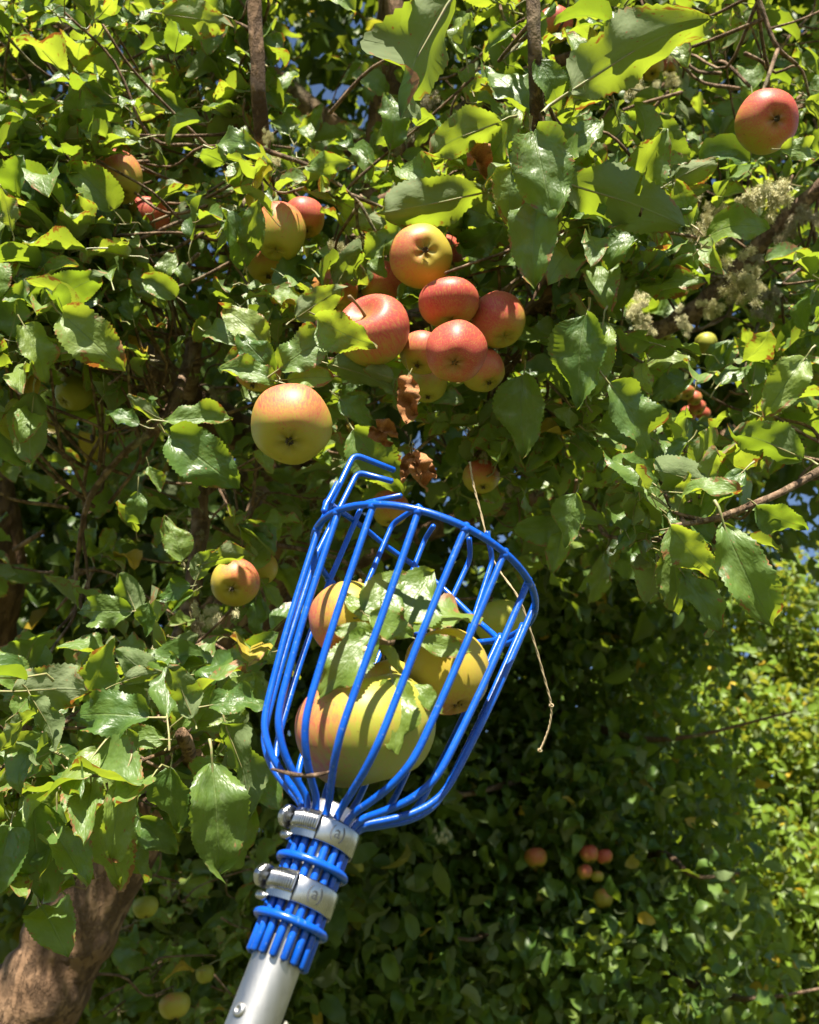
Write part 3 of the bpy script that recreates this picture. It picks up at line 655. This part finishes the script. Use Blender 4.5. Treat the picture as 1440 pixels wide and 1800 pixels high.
# leaves one can point at: base pixel, tip pixel, depth, depth change to the tip, which face shows (1 upper, -1 under), roll, variant
HERO = [
 (800,-10,664,186,.62,-.02,-1,-.35,'f0'),(1000,165,1214,4,.74,.0,-1,.25,'f3'),(882,214,753,262,.80,0,-1,.3,'f2'),(930,200,866,108,.82,.02,1,.5,'f1'),
 (938,232,958,372,.72,-.02,1,-.3,'f1'),(948,352,932,488,.73,-.02,1,.35,'f2'),(992,322,1196,378,.77,0,-1,.2,'hole'),(900,298,890,392,.80,0,1,.2,3),
 (858,336,672,392,.86,0,-1,-.3,'f3'),(1070,420,1046,505,.85,0,1,.2,5),(1030,555,1000,705,.74,0,1,.2,'f1'),(1062,565,1035,690,.78,0,1,-.3,'f2'),(1072,675,1165,790,.73,0,1,.3,'f0'),
 (920,660,905,795,.86,0,1,.1,'f1'),(1012,868,985,955,.75,0,1,.2,'f1'),(1180,925,1246,1022,.71,-.01,1,.2,'f1'),(1270,918,1338,1102,.69,-.02,1,-.25,'f3'),(1178,960,1206,1078,.78,0,1,0,'f0'),
 (1225,1025,1262,1112,.76,0,-1,.8,'f3'),(1412,806,1288,752,.75,0,-1,.3,'f2'),(1330,888,1408,938,.73,0,1,.2,'f1'),(1240,850,1140,830,.74,0,-1,.3,4),(1240,862,1264,788,.74,0,-1,.5,7),(1190,905,1215,835,.74,0,-1,-.4,9),
 (1418,628,1346,724,.80,0,1,.2,'f2'),(1372,262,1445,262,.80,0,1,.2,'f0'),(1080,246,1134,190,.9,0,-1,.2,'f1'),(1180,312,1168,205,.88,0,-1,.3,'f2'),(1186,316,1260,270,.88,0,-1,-.2,6),(1170,330,1240,345,.9,0,1,.2,2),
 (1015,130,1008,40,.8,0,1,.4,8),(1060,70,1110,20,.85,0,-1,.2,1),(900,50,850,80,.82,0,1,.3,4),(945,110,990,190,.8,0,1,-.4,11),(960,330,900,255,.8,0,1,.3,12),(1000,250,1060,300,.83,0,1,.1,13),
 (470,612,395,535,.78,0,1,.3,'f2'),(482,655,428,585,.75,0,1,-.2,'f1'),(492,648,592,575,.73,0,1,.2,'f0'),(488,672,392,632,.74,0,1,.4,'f3'),(560,560,648,618,.72,-.01,1,.2,'f1'),(505,668,585,660,.73,0,1,-.3,'f2'),
 (622,755,692,868,.86,0,1,.1,'f1'),(598,702,652,748,.80,0,1,.2,5),(575,640,690,665,.79,.01,-1,.3,'f3'),(590,505,640,430,.92,0,-1,.4,7),(520,560,600,505,.86,0,-1,.2,'f2'),(690,665,640,650,.79,0,-1,.1,3),
 (300,765,402,858,.80,-.01,1,.25,'f1'),(284,742,402,738,.81,0,1,.7,'f3'),(280,735,222,708,.82,0,-1,.3,2),(242,865,238,928,.85,0,1,0,10),(262,820,275,865,.85,0,1,.2,6),(320,985,300,908,.86,0,1,.1,'f1'),(245,745,180,725,.85,0,1,.4,9),
 (60,690,48,812,.85,0,-1,-.2,'f2'),(110,552,202,650,.80,0,1,.25,'f1'),(42,572,95,660,.82,0,1,-.2,'f0'),(30,540,75,480,.84,0,-1,.3,'f3'),(75,540,175,480,.84,0,-1,.3,'f2'),
 (232,1075,132,1082,.82,0,1,.3,'f0'),(238,1072,205,1010,.83,0,-1,.3,4),(262,1060,250,1115,.82,0,1,-.2,'f1'),(335,1030,275,1045,.84,0,1,.2,'f1'),(345,1020,372,960,.86,0,-1,.5,5),(350,995,440,962,.86,0,-1,-.6,'f3'),(340,1040,290,1070,.85,0,1,-.2,8),
 (78,1292,-10,1372,.74,0,1,.2,'f1'),(60,1408,58,1582,.76,0,1,-.15,'f1'),(188,1410,190,1562,.75,0,1,.1,'f1'),(300,1348,298,1458,.74,0,1,.2,'f1'),(372,1340,390,1535,.70,-.02,1,-.12,'f2'),(392,1268,462,1420,.74,0,-1,.7,'f3'),
 (338,1262,302,1168,.74,0,-1,-.3,'f2'),(370,1240,465,1222,.72,0,1,.4,'f0'),(262,1262,118,1262,.72,0,1,.55,'f0'),(22,1216,168,1218,.73,0,-1,-.5,'f0'),(142,1232,208,1134,.76,0,1,.3,'f1'),(30,1212,-8,1128,.75,0,1,.2,'f1'),
 (52,1222,112,1306,.71,0,-1,.4,'f3'),(212,1200,275,1172,.75,0,-1,.4,2),(280,1200,205,1152,.80,0,-1,.2,'f1'),(222,1280,238,1340,.75,0,-1,.3,6),(160,1352,165,1432,.78,0,1,.2,'f2'),(245,1440,300,1505,.80,0,1,.1,'f1'),
 (310,1285,360,1200,.77,0,1,.3,9),(400,1260,440,1180,.78,0,1,-.3,11),(20,1290,65,1240,.70,0,-1,.2,13),(290,1300,190,1300,.77,0,1,.3,14),(0,1320,40,1270,.70,0,-1,.3,15),(110,1390,60,1440,.80,0,1,.1,3),(380,1330,330,1390,.77,0,1,.3,16),
 (40,1400,110,1470,.78,0,1,.2,5),(130,1340,215,1390,.80,0,1,-.2,1),(20,1440,5,1530,.78,0,1,.1,7),
 (300,400,412,368,1.0,0,-1,.3,'f2'),(135,200,215,255,1.0,0,-1,.2,'f1'),(230,210,285,185,1.0,0,-1,.2,'f3'),(285,25,400,40,.95,0,-1,.1,'f2'),(390,25,300,-10,.96,0,-1,.3,'f0'),(60,340,130,400,1.0,0,1,.3,'f1'),
 (240,470,280,540,.95,0,1,.2,'f1'),(285,500,305,440,.95,0,1,-.3,'f2'),(330,500,300,455,.97,0,1,.3,4),(365,560,340,600,.95,0,1,.1,3),(75,545,20,520,.9,0,-1,.2,12),(20,270,60,220,.95,0,-1,.4,'f3'),(150,620,60,600,.9,0,1,.2,6),
]
def hero(bx, by, tx, ty, d, dd, face, roll, var):
    b_, t_ = P(bx, by, d), P(tx, ty, d+dd); ax = (t_-b_); L = ax.length*1.06; ax.normalize()
    nn = (CAM-b_).normalized()*face; nn = (nn - ax*nn.dot(ax)).normalized(); nn = max((Matrix.Rotation(q, 3, ax) @ nn for q in (roll, -roll)), key=lambda n_: n_.dot(SUN) if (face < 0 or d > .76) else (n_.dot(SUN) if var in ('f0', 'f3') else 0))
    put_leaf('hero', var, b_, ax, nn, L)
for h in HERO: hero(*h)
for dx, dy, d in ((1.5, -2, .0),):
    pass
N_HERO = len(LEAVES)
HCLEAR = [(l[3]*.45+l[4]*.55, .045, .93 if i in (1, 2, 6, 8, 12, 15, 16, 19, 20, 26, 27, 28, 40, 42, 48, 49, 56) or 66 < i < 85 else .12) for i, l in enumerate(LEAVES)] + [(P(l[0], l[1], l[2]-.05), .075, .97) for l in LICHEN if l[4] < 2]
apix = [(*proj(c)[:2], r*F/proj(c)[2]*(.45 if cv_ else 1), proj(c)[2], c, r*(.45 if cv_ else 1)) for (c, r, _, _), cv_ in zip(APPLES, COVER)]
pick_poly = [(400, 1800), (450, 1640), (440, 1260), (545, 900), (615, 790), (700, 810), (720, 885), (940, 1030), (930, 1120), (800, 1400), (640, 1480), (520, 1800)]
def in_poly(x, y, poly):
    c = False; j = len(poly)-1
    for i in range(len(poly)):
        if (poly[i][1] > y) != (poly[j][1] > y) and x < (poly[j][0]-poly[i][0])*(y-poly[i][1])/(poly[j][1]-poly[i][1])+poly[i][0]: c = not c
        j = i
    return c
def blocked(b_, t_):
    m = b_*.45+t_*.55; x, y, z = proj(m)
    for q in (b_*.7+t_*.3, t_, m):
        xx, yy, zz = proj(q)
        if zz < .3: return True
        if zz < .80 and in_poly(xx, yy, pick_poly): return True
        for ax, ay, ar, az, c, r in apix:
            if zz < az+.02 and az < 2.3 and (xx-ax)**2+(yy-ay)**2 < (ar*.98)**2: return True
    for lx, ly, ld, ls, lk, _e in LICHEN + DEADC:
        if lk < 2 and z < ld and (x-lx)**2+(y-ly)**2 < (ls*1.2)**2: return True
    for i, (ax, ay, ar, az, c, r) in enumerate(apix):          # keep most of the sun on the fruit
        if az > 1.1: continue
        v_ = m-c; s = v_.dot(SUN)
        if 0 < s < .6 and (v_-SUN*s).length < r*.95 + .012 and random.random() < (.9 if i < 6 or i in (9, 10, 16, 17, 19, 20) else .35): return True
    for hc, hr, hp in HCLEAR:
        v_ = m-hc; s = v_.dot(SUN)
        if .012 < s < (1.7 if hr > .05 else .9) and (v_-SUN*s).length < hr and random.random() < hp: return True
    v_ = m-(C0-AX*.08); s = v_.dot(SUN)
    if s > 0 and (v_-SUN*s).length < .14: return True
    return False
TWIGS = []
def cluster(p, n, L0, out, lean=.55, spread=.03, kind='near', twig=True):
    out = out.normalized()
    if twig:
        dd_ = np.sqrt(((BRA-np.array(tuple(p)))**2).sum(1)); i = int(rng.choice(np.nonzero(dd_ < dd_.min()+.10)[0])); a_tw = Vector(BRA[i].tolist())
        n_before = len(LEAVES)
    k0 = random.uniform(0, 6.28); e1 = out.orthogonal().normalized(); e2 = out.cross(e1)
    for k in range(n):
        a = k0 + k*2.4 + random.uniform(-.4, .4); L = L0*random.uniform(.65, 1.2)
        d = (e1*math.cos(a)+e2*math.sin(a))*random.uniform(.6, 1.1) + out*random.uniform(.0, .9) + Vector((0, 0, -.35*random.random()))
        d.normalize()
        nrm = SUN*.5 + Vector((0, -.62, .05)) + out*.2 + rv(lean*1.1)
        b_ = p + d*L*.28 + rv(spread*.4)
        if kind == 'near' and blocked(b_, b_+d*L): continue
        if kind == 'mid' and random.random() < .97 and blocked(b_, b_+d*L): continue
        put_leaf(kind, random.randrange(NV), b_, d, nrm, L)
    if twig and len(LEAVES)-n_before > 2: TWIGS.append((a_tw, p, kind))
def region(x0, x1, y0, y1, d0, d1, n, L0=.07, kind='near', nl=(5, 9), lean=.55, avoid=None):
    for _ in range(n):
        for _t in range(20):
            x, y, d = random.uniform(x0, x1), random.uniform(y0, y1), random.uniform(d0, d1)
            if avoid and any(((x-ax)/arx)**2+((y-ay)/ary)**2 < 1 for ax, ay, arx, ary in avoid): continue
            break
        else: continue
        out = (Vector((0, -.55, .45)) + rv(.55))
        cluster(P(x, y, d), random.randint(*nl), L0, out, lean, kind=kind)
gaps = [(600, 180, 90, 95), (760, 150, 110, 110), (130, 110, 150, 60)]
region(-60, 480, 170, 640, .86, 1.14, 150, .054, avoid=gaps)
region(-60, 470, -60, 200, .95, 1.25, 24, .056, avoid=gaps)
region(170, 560, -60, 150, .9, 1.2, 22, .058)
region(480, 900, 260, 470, .92, 1.3, 38, .054)
region(560, 860, 420, 520, .9, 1.05, 12, .05)
region(830, 1240, -40, 420, .82, 1.15, 60, .058)
region(960, 1240, 380, 660, .85, 1.15, 24, .06)
region(1220, 1480, -40, 420, .95, 1.4, 30, .052)
region(1220, 1480, 400, 560, 1.2, 1.6, 14, .055)
region(1300, 1480, 480, 800, .95, 1.3, 14, .06)
region(1130, 1460, 770, 960, .72, .84, 9, .052)
region(-60, 240, 420, 760, .82, 1.1, 22, .06)
region(-80, 430, 430, 640, .84, .97, 26, .056)
region(150, 470, 880, 1180, .9, 1.2, 16, .048)
region(-60, 430, 1130, 1420, .72, .95, 30, .062)
region(-60, 150, 1380, 1560, .76, .95, 8, .062)
region(380, 900, 560, 820, .95, 1.3, 26, .056)
region(860, 1100, 600, 900, .9, 1.25, 18, .06)
# the body of the crown behind
gaps2 = [(600, 200, 80, 75), (1240, 660, 95, 95), (1110, 70, 70, 60), (1435, 900, 40, 60), (1230, 560, 40, 40)]
region(-150, 1600, -250, 640, 1.4, 2.2, 230, .068, 'mid', avoid=gaps2)
region(-150, 560, 600, 1000, 1.35, 2.1, 45, .07, 'mid', avoid=[(80, 950, 110, 110)])
region(500, 1250, 600, 1000, 1.3, 2.1, 85, .07, 'mid', avoid=gaps2)
region(1150, 1600, 560, 860, 1.3, 2.1, 22, .07, 'mid', avoid=gaps2)
region(-300, 900, -900, -250, 1.75, 2.8, 100, .085, 'mid')     # top of the crown, above the picture: it shades the inside
region(150, 470, 1480, 1800, 1.7, 2.2, 26, .065, 'mid')
for k in range(430):                                            # unseen leaf clusters added overhead to shade the inside of the crown
    s_ = random.uniform(3.62, 4.7) if k < 330 else random.uniform(4.9, 6.2)
    y_ = random.uniform(-.2, (s_-1.6)/3.09-.12); x_ = random.uniform(-1.5, 1.7)
    if (s_ > 4.7 and x_ > .15) or (s_ > 4.2 and random.random() < .3): continue
    cluster(Vector((x_, y_, s_-1.19*y_)), random.randint(7, 10), .092, Vector((0, -.4, .6))+rv(.4), kind='mid')

# which leaves show largest: a coarse depth buffer
W_, H_ = 288, 360; zb = np.full((H_, W_), 1e9, np.float32); own = np.full((H_, W_), -1, np.int32)
YY, XX = np.mgrid[0:H_, 0:W_]; XX = XX*5+2.5; YY = YY*5+2.5
def splat(i, bx, by, tx, ty, hw, z, disc=False):
    x0, x1 = int((min(bx, tx)-hw)//5), int((max(bx, tx)+hw)//5)+1; y0, y1 = int((min(by, ty)-hw)//5), int((max(by, ty)+hw)//5)+1
    x0, y0 = max(x0, 0), max(y0, 0); x1, y1 = min(x1, W_), min(y1, H_)
    if x0 >= x1 or y0 >= y1: return
    X, Y = XX[y0:y1, x0:x1], YY[y0:y1, x0:x1]
    cx, cy = (bx+tx)/2, (by+ty)/2; L = max(math.hypot(tx-bx, ty-by)/2, 1); ux, uy = (tx-bx)/2/L, (ty-by)/2/L
    a = ((X-cx)*ux+(Y-cy)*uy)/L; c = (-(X-cx)*uy+(Y-cy)*ux)/max(hw, 1)
    m = (a*a+c*c < 1) & (z < zb[y0:y1, x0:x1])
    zb[y0:y1, x0:x1][m] = z; own[y0:y1, x0:x1][m] = i
for ax, ay, ar, az, c, r in apix: splat(-2, ax-ar, ay, ax+ar, ay, ar, az)
for i, (k, v_, m, b_, t_, wd) in enumerate(LEAVES):
    p, q = proj(b_), proj(t_)
    if p[2] < .2 or q[2] < .2: continue
    vd = (b_-CAM).normalized(); ax = (t_-b_).normalized(); nn = m.col[2].xyz.normalized()
    splat(i, p[0], p[1], q[0], q[1], wd/2*F/p[2]*max(.25, abs(nn.dot(vd))), p[2])
cnt = np.bincount(own[own >= 0].ravel(), minlength=len(LEAVES))
order = [i for i in np.argsort(-cnt) if cnt[i] > 0]
single = set(range(N_HERO)); 
for i in order:
    if len(single) >= 300: break
    single.add(int(i))
for i in sorted(single):
    k, v_, m, *_ = LEAVES[i]
    me = holed_mesh if v_ == 'hole' else flat_mesh[int(v_[1])] if isinstance(v_, str) else fine_meshes[v_]
    o = link('leaf', me); o.matrix_world = m; o.parent = tree; o.matrix_parent_inverse = TINV
rest = [(LEAVES[i][1], LEAVES[i][2], random.random()) for i in range(len(LEAVES)) if i not in single]
fo = join_leaves('foliage', mid_shapes, rest, [M_leaf, M_stalk]); tpart(fo); fo['kind'] = 'stuff'

# twigs: from the nearest limb to each spur, and from the limb to each fruit stem
for c, r, tip, o in APPLES[:N_TREE]:
    if proj(c)[2] < 1.75:
        dd_ = ((BRA-np.array(tuple(tip)))**2).sum(1) + np.where(BRA[:, 2] < tip.z, 9, 0); i = int(np.argmin(dd_)); TWIGS.append((Vector(BRA[i].tolist()), tip, 'fruit'))
far_tw = ([], []); nsing = 0
for a, p, kind in TWIGS:
    L = (a-p).length
    if L < .02: continue
    if L > (.5 if kind == 'fruit' else .17): a = p + (a-p).normalized()*.17 + Vector((0, .06, 0)); L = .17
    mid1 = a.lerp(p, .35)+rv(L*.09)+Vector((0, .02, .0)); mid2 = a.lerp(p, .72)+rv(L*.07)+Vector((0, .01, -.0))
    pts = catmull([a, mid1, mid2, p], 4); r0 = min(.0036, .0016+L*.005)
    x, y, z = proj(p); bad = any(in_poly(*proj(q)[:2], pick_poly) and proj(q)[2] < .62 for q in pts)
    bad = bad or any((qx-ax)**2+(qy-ay)**2 < (ar*.9)**2 and qz < az-.01 for q in pts[:-3] for qx, qy, qz in [proj(q)] for ax, ay, ar, az, _c, _r in apix)
    if bad: continue
    d = tube_data(pts, [r0, r0*.8, r0*.62, .0016], 6, .15)
    if kind in ('near', 'fruit') and nsing < 290 and -40 < x < 1480 and -40 < y < 1840:
        tpart(link('twig', mesh_from('twig', *d), M_twig)); nsing += 1
    else:
        off = len(far_tw[0]); far_tw[0].extend(d[0]); far_tw[1].extend([tuple(q+off for q in f_) for f_ in d[1]])
o = tpart(link('twigs', mesh_from('twigs', *far_tw), M_twig)); o['kind'] = 'stuff'

# dead curled leaves caught in the tree
for px, py, tx, ty, d in ((728, 785, 745, 868, .79), (722, 795, 708, 850, .80), (735, 795, 760, 845, .80), (726, 800, 728, 850, .78), (715, 655, 724, 748, .78), (718, 665, 698, 722, .79), (660, 738, 705, 770, .80), (650, 750, 690, 785, .81), (835, 234, 852, 318, .83), (838, 240, 826, 290, .83), (28, 350, 25, 388, 1.0), (1128, 380, 1142, 396, .95)):
    b_, t_ = P(px, py, d), P(tx, ty, d); ax = (t_-b_); L = ax.length
    sh = leaf_shape(14, 4, int(px), petiole=True, wide=.30); v = sh[0].copy(); rr = random.Random(px)
    v[:, 0] *= .75; v[:, 2] += .16*np.sin(v[:, 0]*14+v[:, 1]*9+px)+.08*np.sin(v[:, 1]*23+px)
    me = leaf_mesh('dead_leaf', (v,)+sh[1:], M_dead); o = link('dead_leaf', me); o.matrix_world = frame(b_, ax.normalized(), (CAM-b_).normalized()+rv(.3), L); tpart(o)

# lichen tufts on the limbs
def tuft_mesh(seed, n, mat, shag=0.0):
    r = random.Random(seed); V, Fc = [], []
    subs = [(Vector((r.gauss(0, .65), r.gauss(0, .35), r.gauss(0, .38))), r.uniform(.14, .42)) for _ in range(13)]
    for _ in range(n):
        while True:
            c = Vector((r.uniform(-1, 1), r.uniform(-1, 1), r.uniform(-1, 1)))
            if c.length < 1: break
        sc_, sr_ = r.choice(subs); p = sc_ + c*sr_*r.uniform(.3, 1.15); p.z -= abs(r.gauss(0, .12)); d = (Vector((r.gauss(0, 1), r.gauss(0, 1), r.gauss(0, 1)))*.6 + c*.9 + Vector((0, 0, -shag))).normalized(); wv = d.orthogonal().normalized()*r.uniform(.009, .022)
        L = r.uniform(.10, .27); prev = None
        for s in range(4):
            o = len(V); wd = wv*(1-s/4.2)
            V += [p-wd, p+wd]
            if prev is not None: Fc.append((prev, prev+1, o+1, o))
            prev = o; p = p + d*L/3; d = (d + Vector((r.gauss(0, .45), r.gauss(0, .45), r.gauss(0, .45)-shag*.3))).normalized()
            if s == 1:
                for _b in range(2):
                    q = p + (d+Vector((r.gauss(0, .8), r.gauss(0, .8), r.gauss(0, .8)))).normalized()*L*.5
                    o2 = len(V); V += [p-wd*.6, p+wd*.6, q]; Fc.append((o2, o2+1, o2+2))
    me = mesh_from('lichen_tuft', V, Fc, False); me.materials.append(mat); return me
tufts = [tuft_mesh(1, 3200, M_lichen, .25), tuft_mesh(2, 3200, M_lichen, .7), tuft_mesh(3, 2600, M_lichen2, .5), tuft_mesh(5, 2600, M_lichen2, .2)]
for px, py, d, s, k, el in LICHEN:
    o = link('lichen_tuft', tufts[k]); d -= .06 if k < 2 else 0; sc = s/F*d*(.78 if k < 2 else .62)
    o.location = P(px, py, d); o.scale = (sc, sc, sc*el); o.rotation_euler = (random.uniform(-.3, .3), random.uniform(-.5, .5), random.uniform(0, 6.28)); tpart(o)

# ------------------------------------------------------------------ the sprig in the basket
sprig = tag(empty('apple_sprig', in_basket(.042, -.004, .022)), 'broken leafy apple sprig lying on the fruit inside the basket', 'sprig')
SINV = Matrix.Translation(sprig.location).inverted()
def spart(o): o.parent = sprig; o.matrix_parent_inverse = SINV; return o
def bpx(px, py, near):                                # the point seen at a pixel, `near` metres towards the camera from the basket axis
    d0 = .505
    for _ in range(8):
        p = P(px, py, d0); e = (p-C0).dot(E2) - near; d0 += e/(-(FWD.dot(E2)))*.9
    return P(px, py, d0)
spart(tube('twig', [bpx(643, 1143, .036), bpx(660, 1134, .034), bpx(690, 1128, .026)], [.0028, .0034, .0022], M_twig, seg=8, rough=.2))
cut = spart(tube('cut_end', [bpx(641.5, 1143.5, .0368), bpx(644, 1142.6, .0358)], [.0024, .0026], simple('cut_wood', (.55, .47, .2), .8), seg=10))
for bx, by, tx, ty, n0, n1, face, roll, v_, wd in ((690, 1105, 770, 1018, .030, .036, 1, .1, 'f1', 1.45), (640, 1075, 720, 1022, .030, .033, 1, .2, 'f1', 1.3), (715, 1095, 838, 1068, .028, .030, 1, -.3, 'f0', 1.1), (655, 1115, 575, 1222, .036, .034, 1, .2, 'f0', 1), (668, 1125, 592, 1105, .030, .032, 1, -.5, 'f2', 1.0),
        (650, 1082, 718, 1122, .044, .040, 1, .1, 'f1', 1.15), (668, 1135, 708, 1180, .036, .034, -1, .2, 'f2', 1.1), (735, 1125, 822, 1152, .034, .036, 1, .6, 'f3', 1), (690, 1195, 712, 1312, .030, .036, 1, .2, 'f0', 1.0), (725, 1205, 775, 1250, .024, .026, 1, .1, 'f2', 1), (650, 1090, 612, 1045, .03, .026, 1, .3, 'f2', 1.1)):
    b_, t_ = bpx(bx, by, n0), bpx(tx, ty, n1); ax = t_-b_; L = ax.length*1.08; ax.normalize()
    nn = (CAM-b_).normalized()*.6*face + SUN*.7; nn = (nn-ax*nn.dot(ax)).normalized(); nn = Matrix.Rotation(roll*.5, 3, ax) @ nn
    me = fresh_mesh[int(v_[1])]; o = link('leaf', me); m = frame(b_, ax, nn, L) @ Matrix.Diagonal((wd, 1, .55, 1)); o.matrix_world = m; spart(o)
o = tag(tube('twig_litter', catmull([bpx(478, 1352, .010), bpx(520, 1362, .022), bpx(560, 1362, .030), bpx(592, 1352, .036)], 4), [.0007, .0012, .0011, .0006], M_twig, seg=6, rough=.3), 'thin dry twig caught across the lower wires of the basket', 'twig')

# ------------------------------------------------------------------ twine hanging past the rim
tw = [P(826, 812, .74), P(832, 850, .74), P(845, 900, .735), P(868, 985, .72), P(912, 1052, .70), P(938, 1125, .70), P(958, 1195, .70), P(969, 1240, .70), P(967, 1272, .70), P(958, 1300, .70), P(948, 1322, .70)]
tp = catmull(tw, 8); V, Fc = [], []
for k in range(2):
    off = k*math.pi
    path = [p + (RGT*math.cos(i*1.1+off)+FWD*math.sin(i*1.1+off))*.00042 for i, p in enumerate(tp)]
    d = tube_data(path, .00062, 6); o_ = len(V); V += d[0]; Fc += [tuple(q+o_ for q in f_) for f_ in d[1]]
twine = tag(link('twine', mesh_from('twine', V, Fc), M_twine), 'thin knotted piece of pale twine hanging past the basket rim', 'twine')
def knot(p, r_):
    return [p + (RGT*math.cos(t*2)*(1+.3*math.cos(t*3)) + UPV*math.sin(t*2)*(1+.3*math.cos(t*3))*.8 + FWD*.6*math.sin(t*3))*r_ for t in np.linspace(0, 6.28, 40)]
for p, r_ in ((P(969, 1240, .70), .0013), (P(949, 1319, .70), .0012)): tube('knot', knot(p, r_), .0006, M_twine, twine, seg=6)

# ------------------------------------------------------------------ far trees and hedge
far_ap = [a[:4] for a in apix if a[3] > 1.6]
def mass(name, boxes, n, L0, label, cat, mat, lean=.8, holes=(), clump=.16, gapn=-.12):
    items = []
    for (x0, x1, y0, y1, d0, d1, share) in boxes:
        nc = max(1, int(n*share/14))
        for _ in range(nc):
            x, y, d = random.uniform(x0, x1), random.uniform(y0, y1), d0+(d1-d0)*random.random()
            if any(((x-a)/rx)**2+((y-b_)/ry)**2 < 1 for a, b_, rx, ry in holes): continue
            c = P(x, y, d)
            if mnoise.noise(c*2.6) < gapn: continue
            for _k in range(14):
                p = c + rv(clump*.55); p.z = max(p.z, .05); qx, qy, qz = proj(p)
                if any((qx-ax)**2+(qy-ay)**2 < (ar+8)**2 and qz < az+.05 for ax, ay, ar, az in far_ap): continue
                nrm = SUN*.5+Vector((0, -.3, .3))+rv(lean); dr = rv(1)+Vector((0, -.3, -.5))
                items.append((random.randrange(NV), frame(p, dr, nrm, L0*random.uniform(.6, 1.25)), random.random()))
    o = join_leaves(name, low_shapes, items, [mat]); return tag(o, label, cat, kind='stuff')
hol = [(600, 200, 62, 58), (1240, 660, 60, 50), (1450, 920, 45, 60), (1230, 555, 45, 50), (1360, 640, 40, 40), (1100, 75, 30, 30), (1140, 870, 35, 40), (920, 560, 20, 40), (160, 150, 60, 40)]
mass('background_foliage', [(-200, 1000, -250, 700, 2.3, 3.6, .55), (900, 1650, -250, 640, 2.3, 3.1, .40), (1000, 1400, 600, 900, 2.5, 3.4, .12), (-200, 1150, 600, 1050, 2.2, 3.4, .25), (-200, 700, 950, 1650, 2.1, 3.4, .3)], 27000, .08, 'dark dense foliage of the trees standing behind the apple tree', 'foliage', M_far_shaded, holes=hol, clump=.2)
back = tag(empty('background_apple_tree', P(1000, 2300, 2.9)), 'shaded small-leaved apple tree filling the lower right behind the basket', 'tree'); back.location.z = 0
BINV = Matrix.Translation(back.location).inverted()
def bpart(o): o.parent = back; o.matrix_parent_inverse = BINV; return o
bt = [back.location.copy()+Vector((0, .3, -.1)), back.location+Vector((.05, .3, 1.2)), P(1000, 1550, 3.2), P(960, 1250, 3.3), P(900, 950, 3.4)]
bpart(tube('trunk', catmull(bt, 6), [.13, .1, .08, .06, .03], M_bark, seg=12, rough=.15))
for spec in (((1000, 1550, 3.2), (820, 1400, 2.7), (700, 1420, 2.4)), ((1000, 1550, 3.2), (1150, 1500, 2.7), (1220, 1540, 2.45), (1300, 1535, 2.45)), ((960, 1250, 3.3), (1150, 1300, 2.8), (1400, 1250, 2.6)), ((1000, 1650, 3.2), (1250, 1740, 2.6), (1330, 1755, 2.4), (1460, 1735, 2.4)), ((1000, 1550, 3.2), (860, 1640, 2.5), (800, 1650, 2.3)), ((960, 1350, 3.2), (850, 1390, 2.6), (700, 1410, 2.3))):
    bpart(tube('branch', catmull([P(*s) for s in spec], 6), [.022, .012, .006, .003], M_twig, seg=7, rough=.2))
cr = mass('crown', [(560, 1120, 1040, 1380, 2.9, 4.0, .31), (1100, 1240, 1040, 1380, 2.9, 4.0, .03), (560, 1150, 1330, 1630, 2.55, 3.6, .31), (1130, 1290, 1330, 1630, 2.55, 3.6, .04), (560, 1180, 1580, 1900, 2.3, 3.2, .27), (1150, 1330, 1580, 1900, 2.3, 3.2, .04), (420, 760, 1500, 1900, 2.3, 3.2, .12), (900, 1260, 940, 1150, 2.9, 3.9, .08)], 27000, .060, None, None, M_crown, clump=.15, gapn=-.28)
for k in ('label', 'category'):
    if k in cr: del cr[k]
bpart(cr)
mass('hedge', [(1060, 1600, 990, 1250, 5.3, 6.2, .46), (1060, 1600, 1230, 1520, 4.7, 5.5, .46), (1060, 1600, 1480, 1900, 4.0, 4.8, .5), (500, 1200, 1000, 1950, 4.4, 5.6, .65), (-200, 260, 780, 1250, 2.7, 4.0, .12), (-200, 450, 1500, 1950, 2.4, 3.6, .2), (-300, 700, 800, 1600, 3.6, 5, .3)], 24000, .075, 'sunlit yellow green hedge beyond the orchard trees', 'hedge', M_hedge, clump=.22, gapn=-.3)
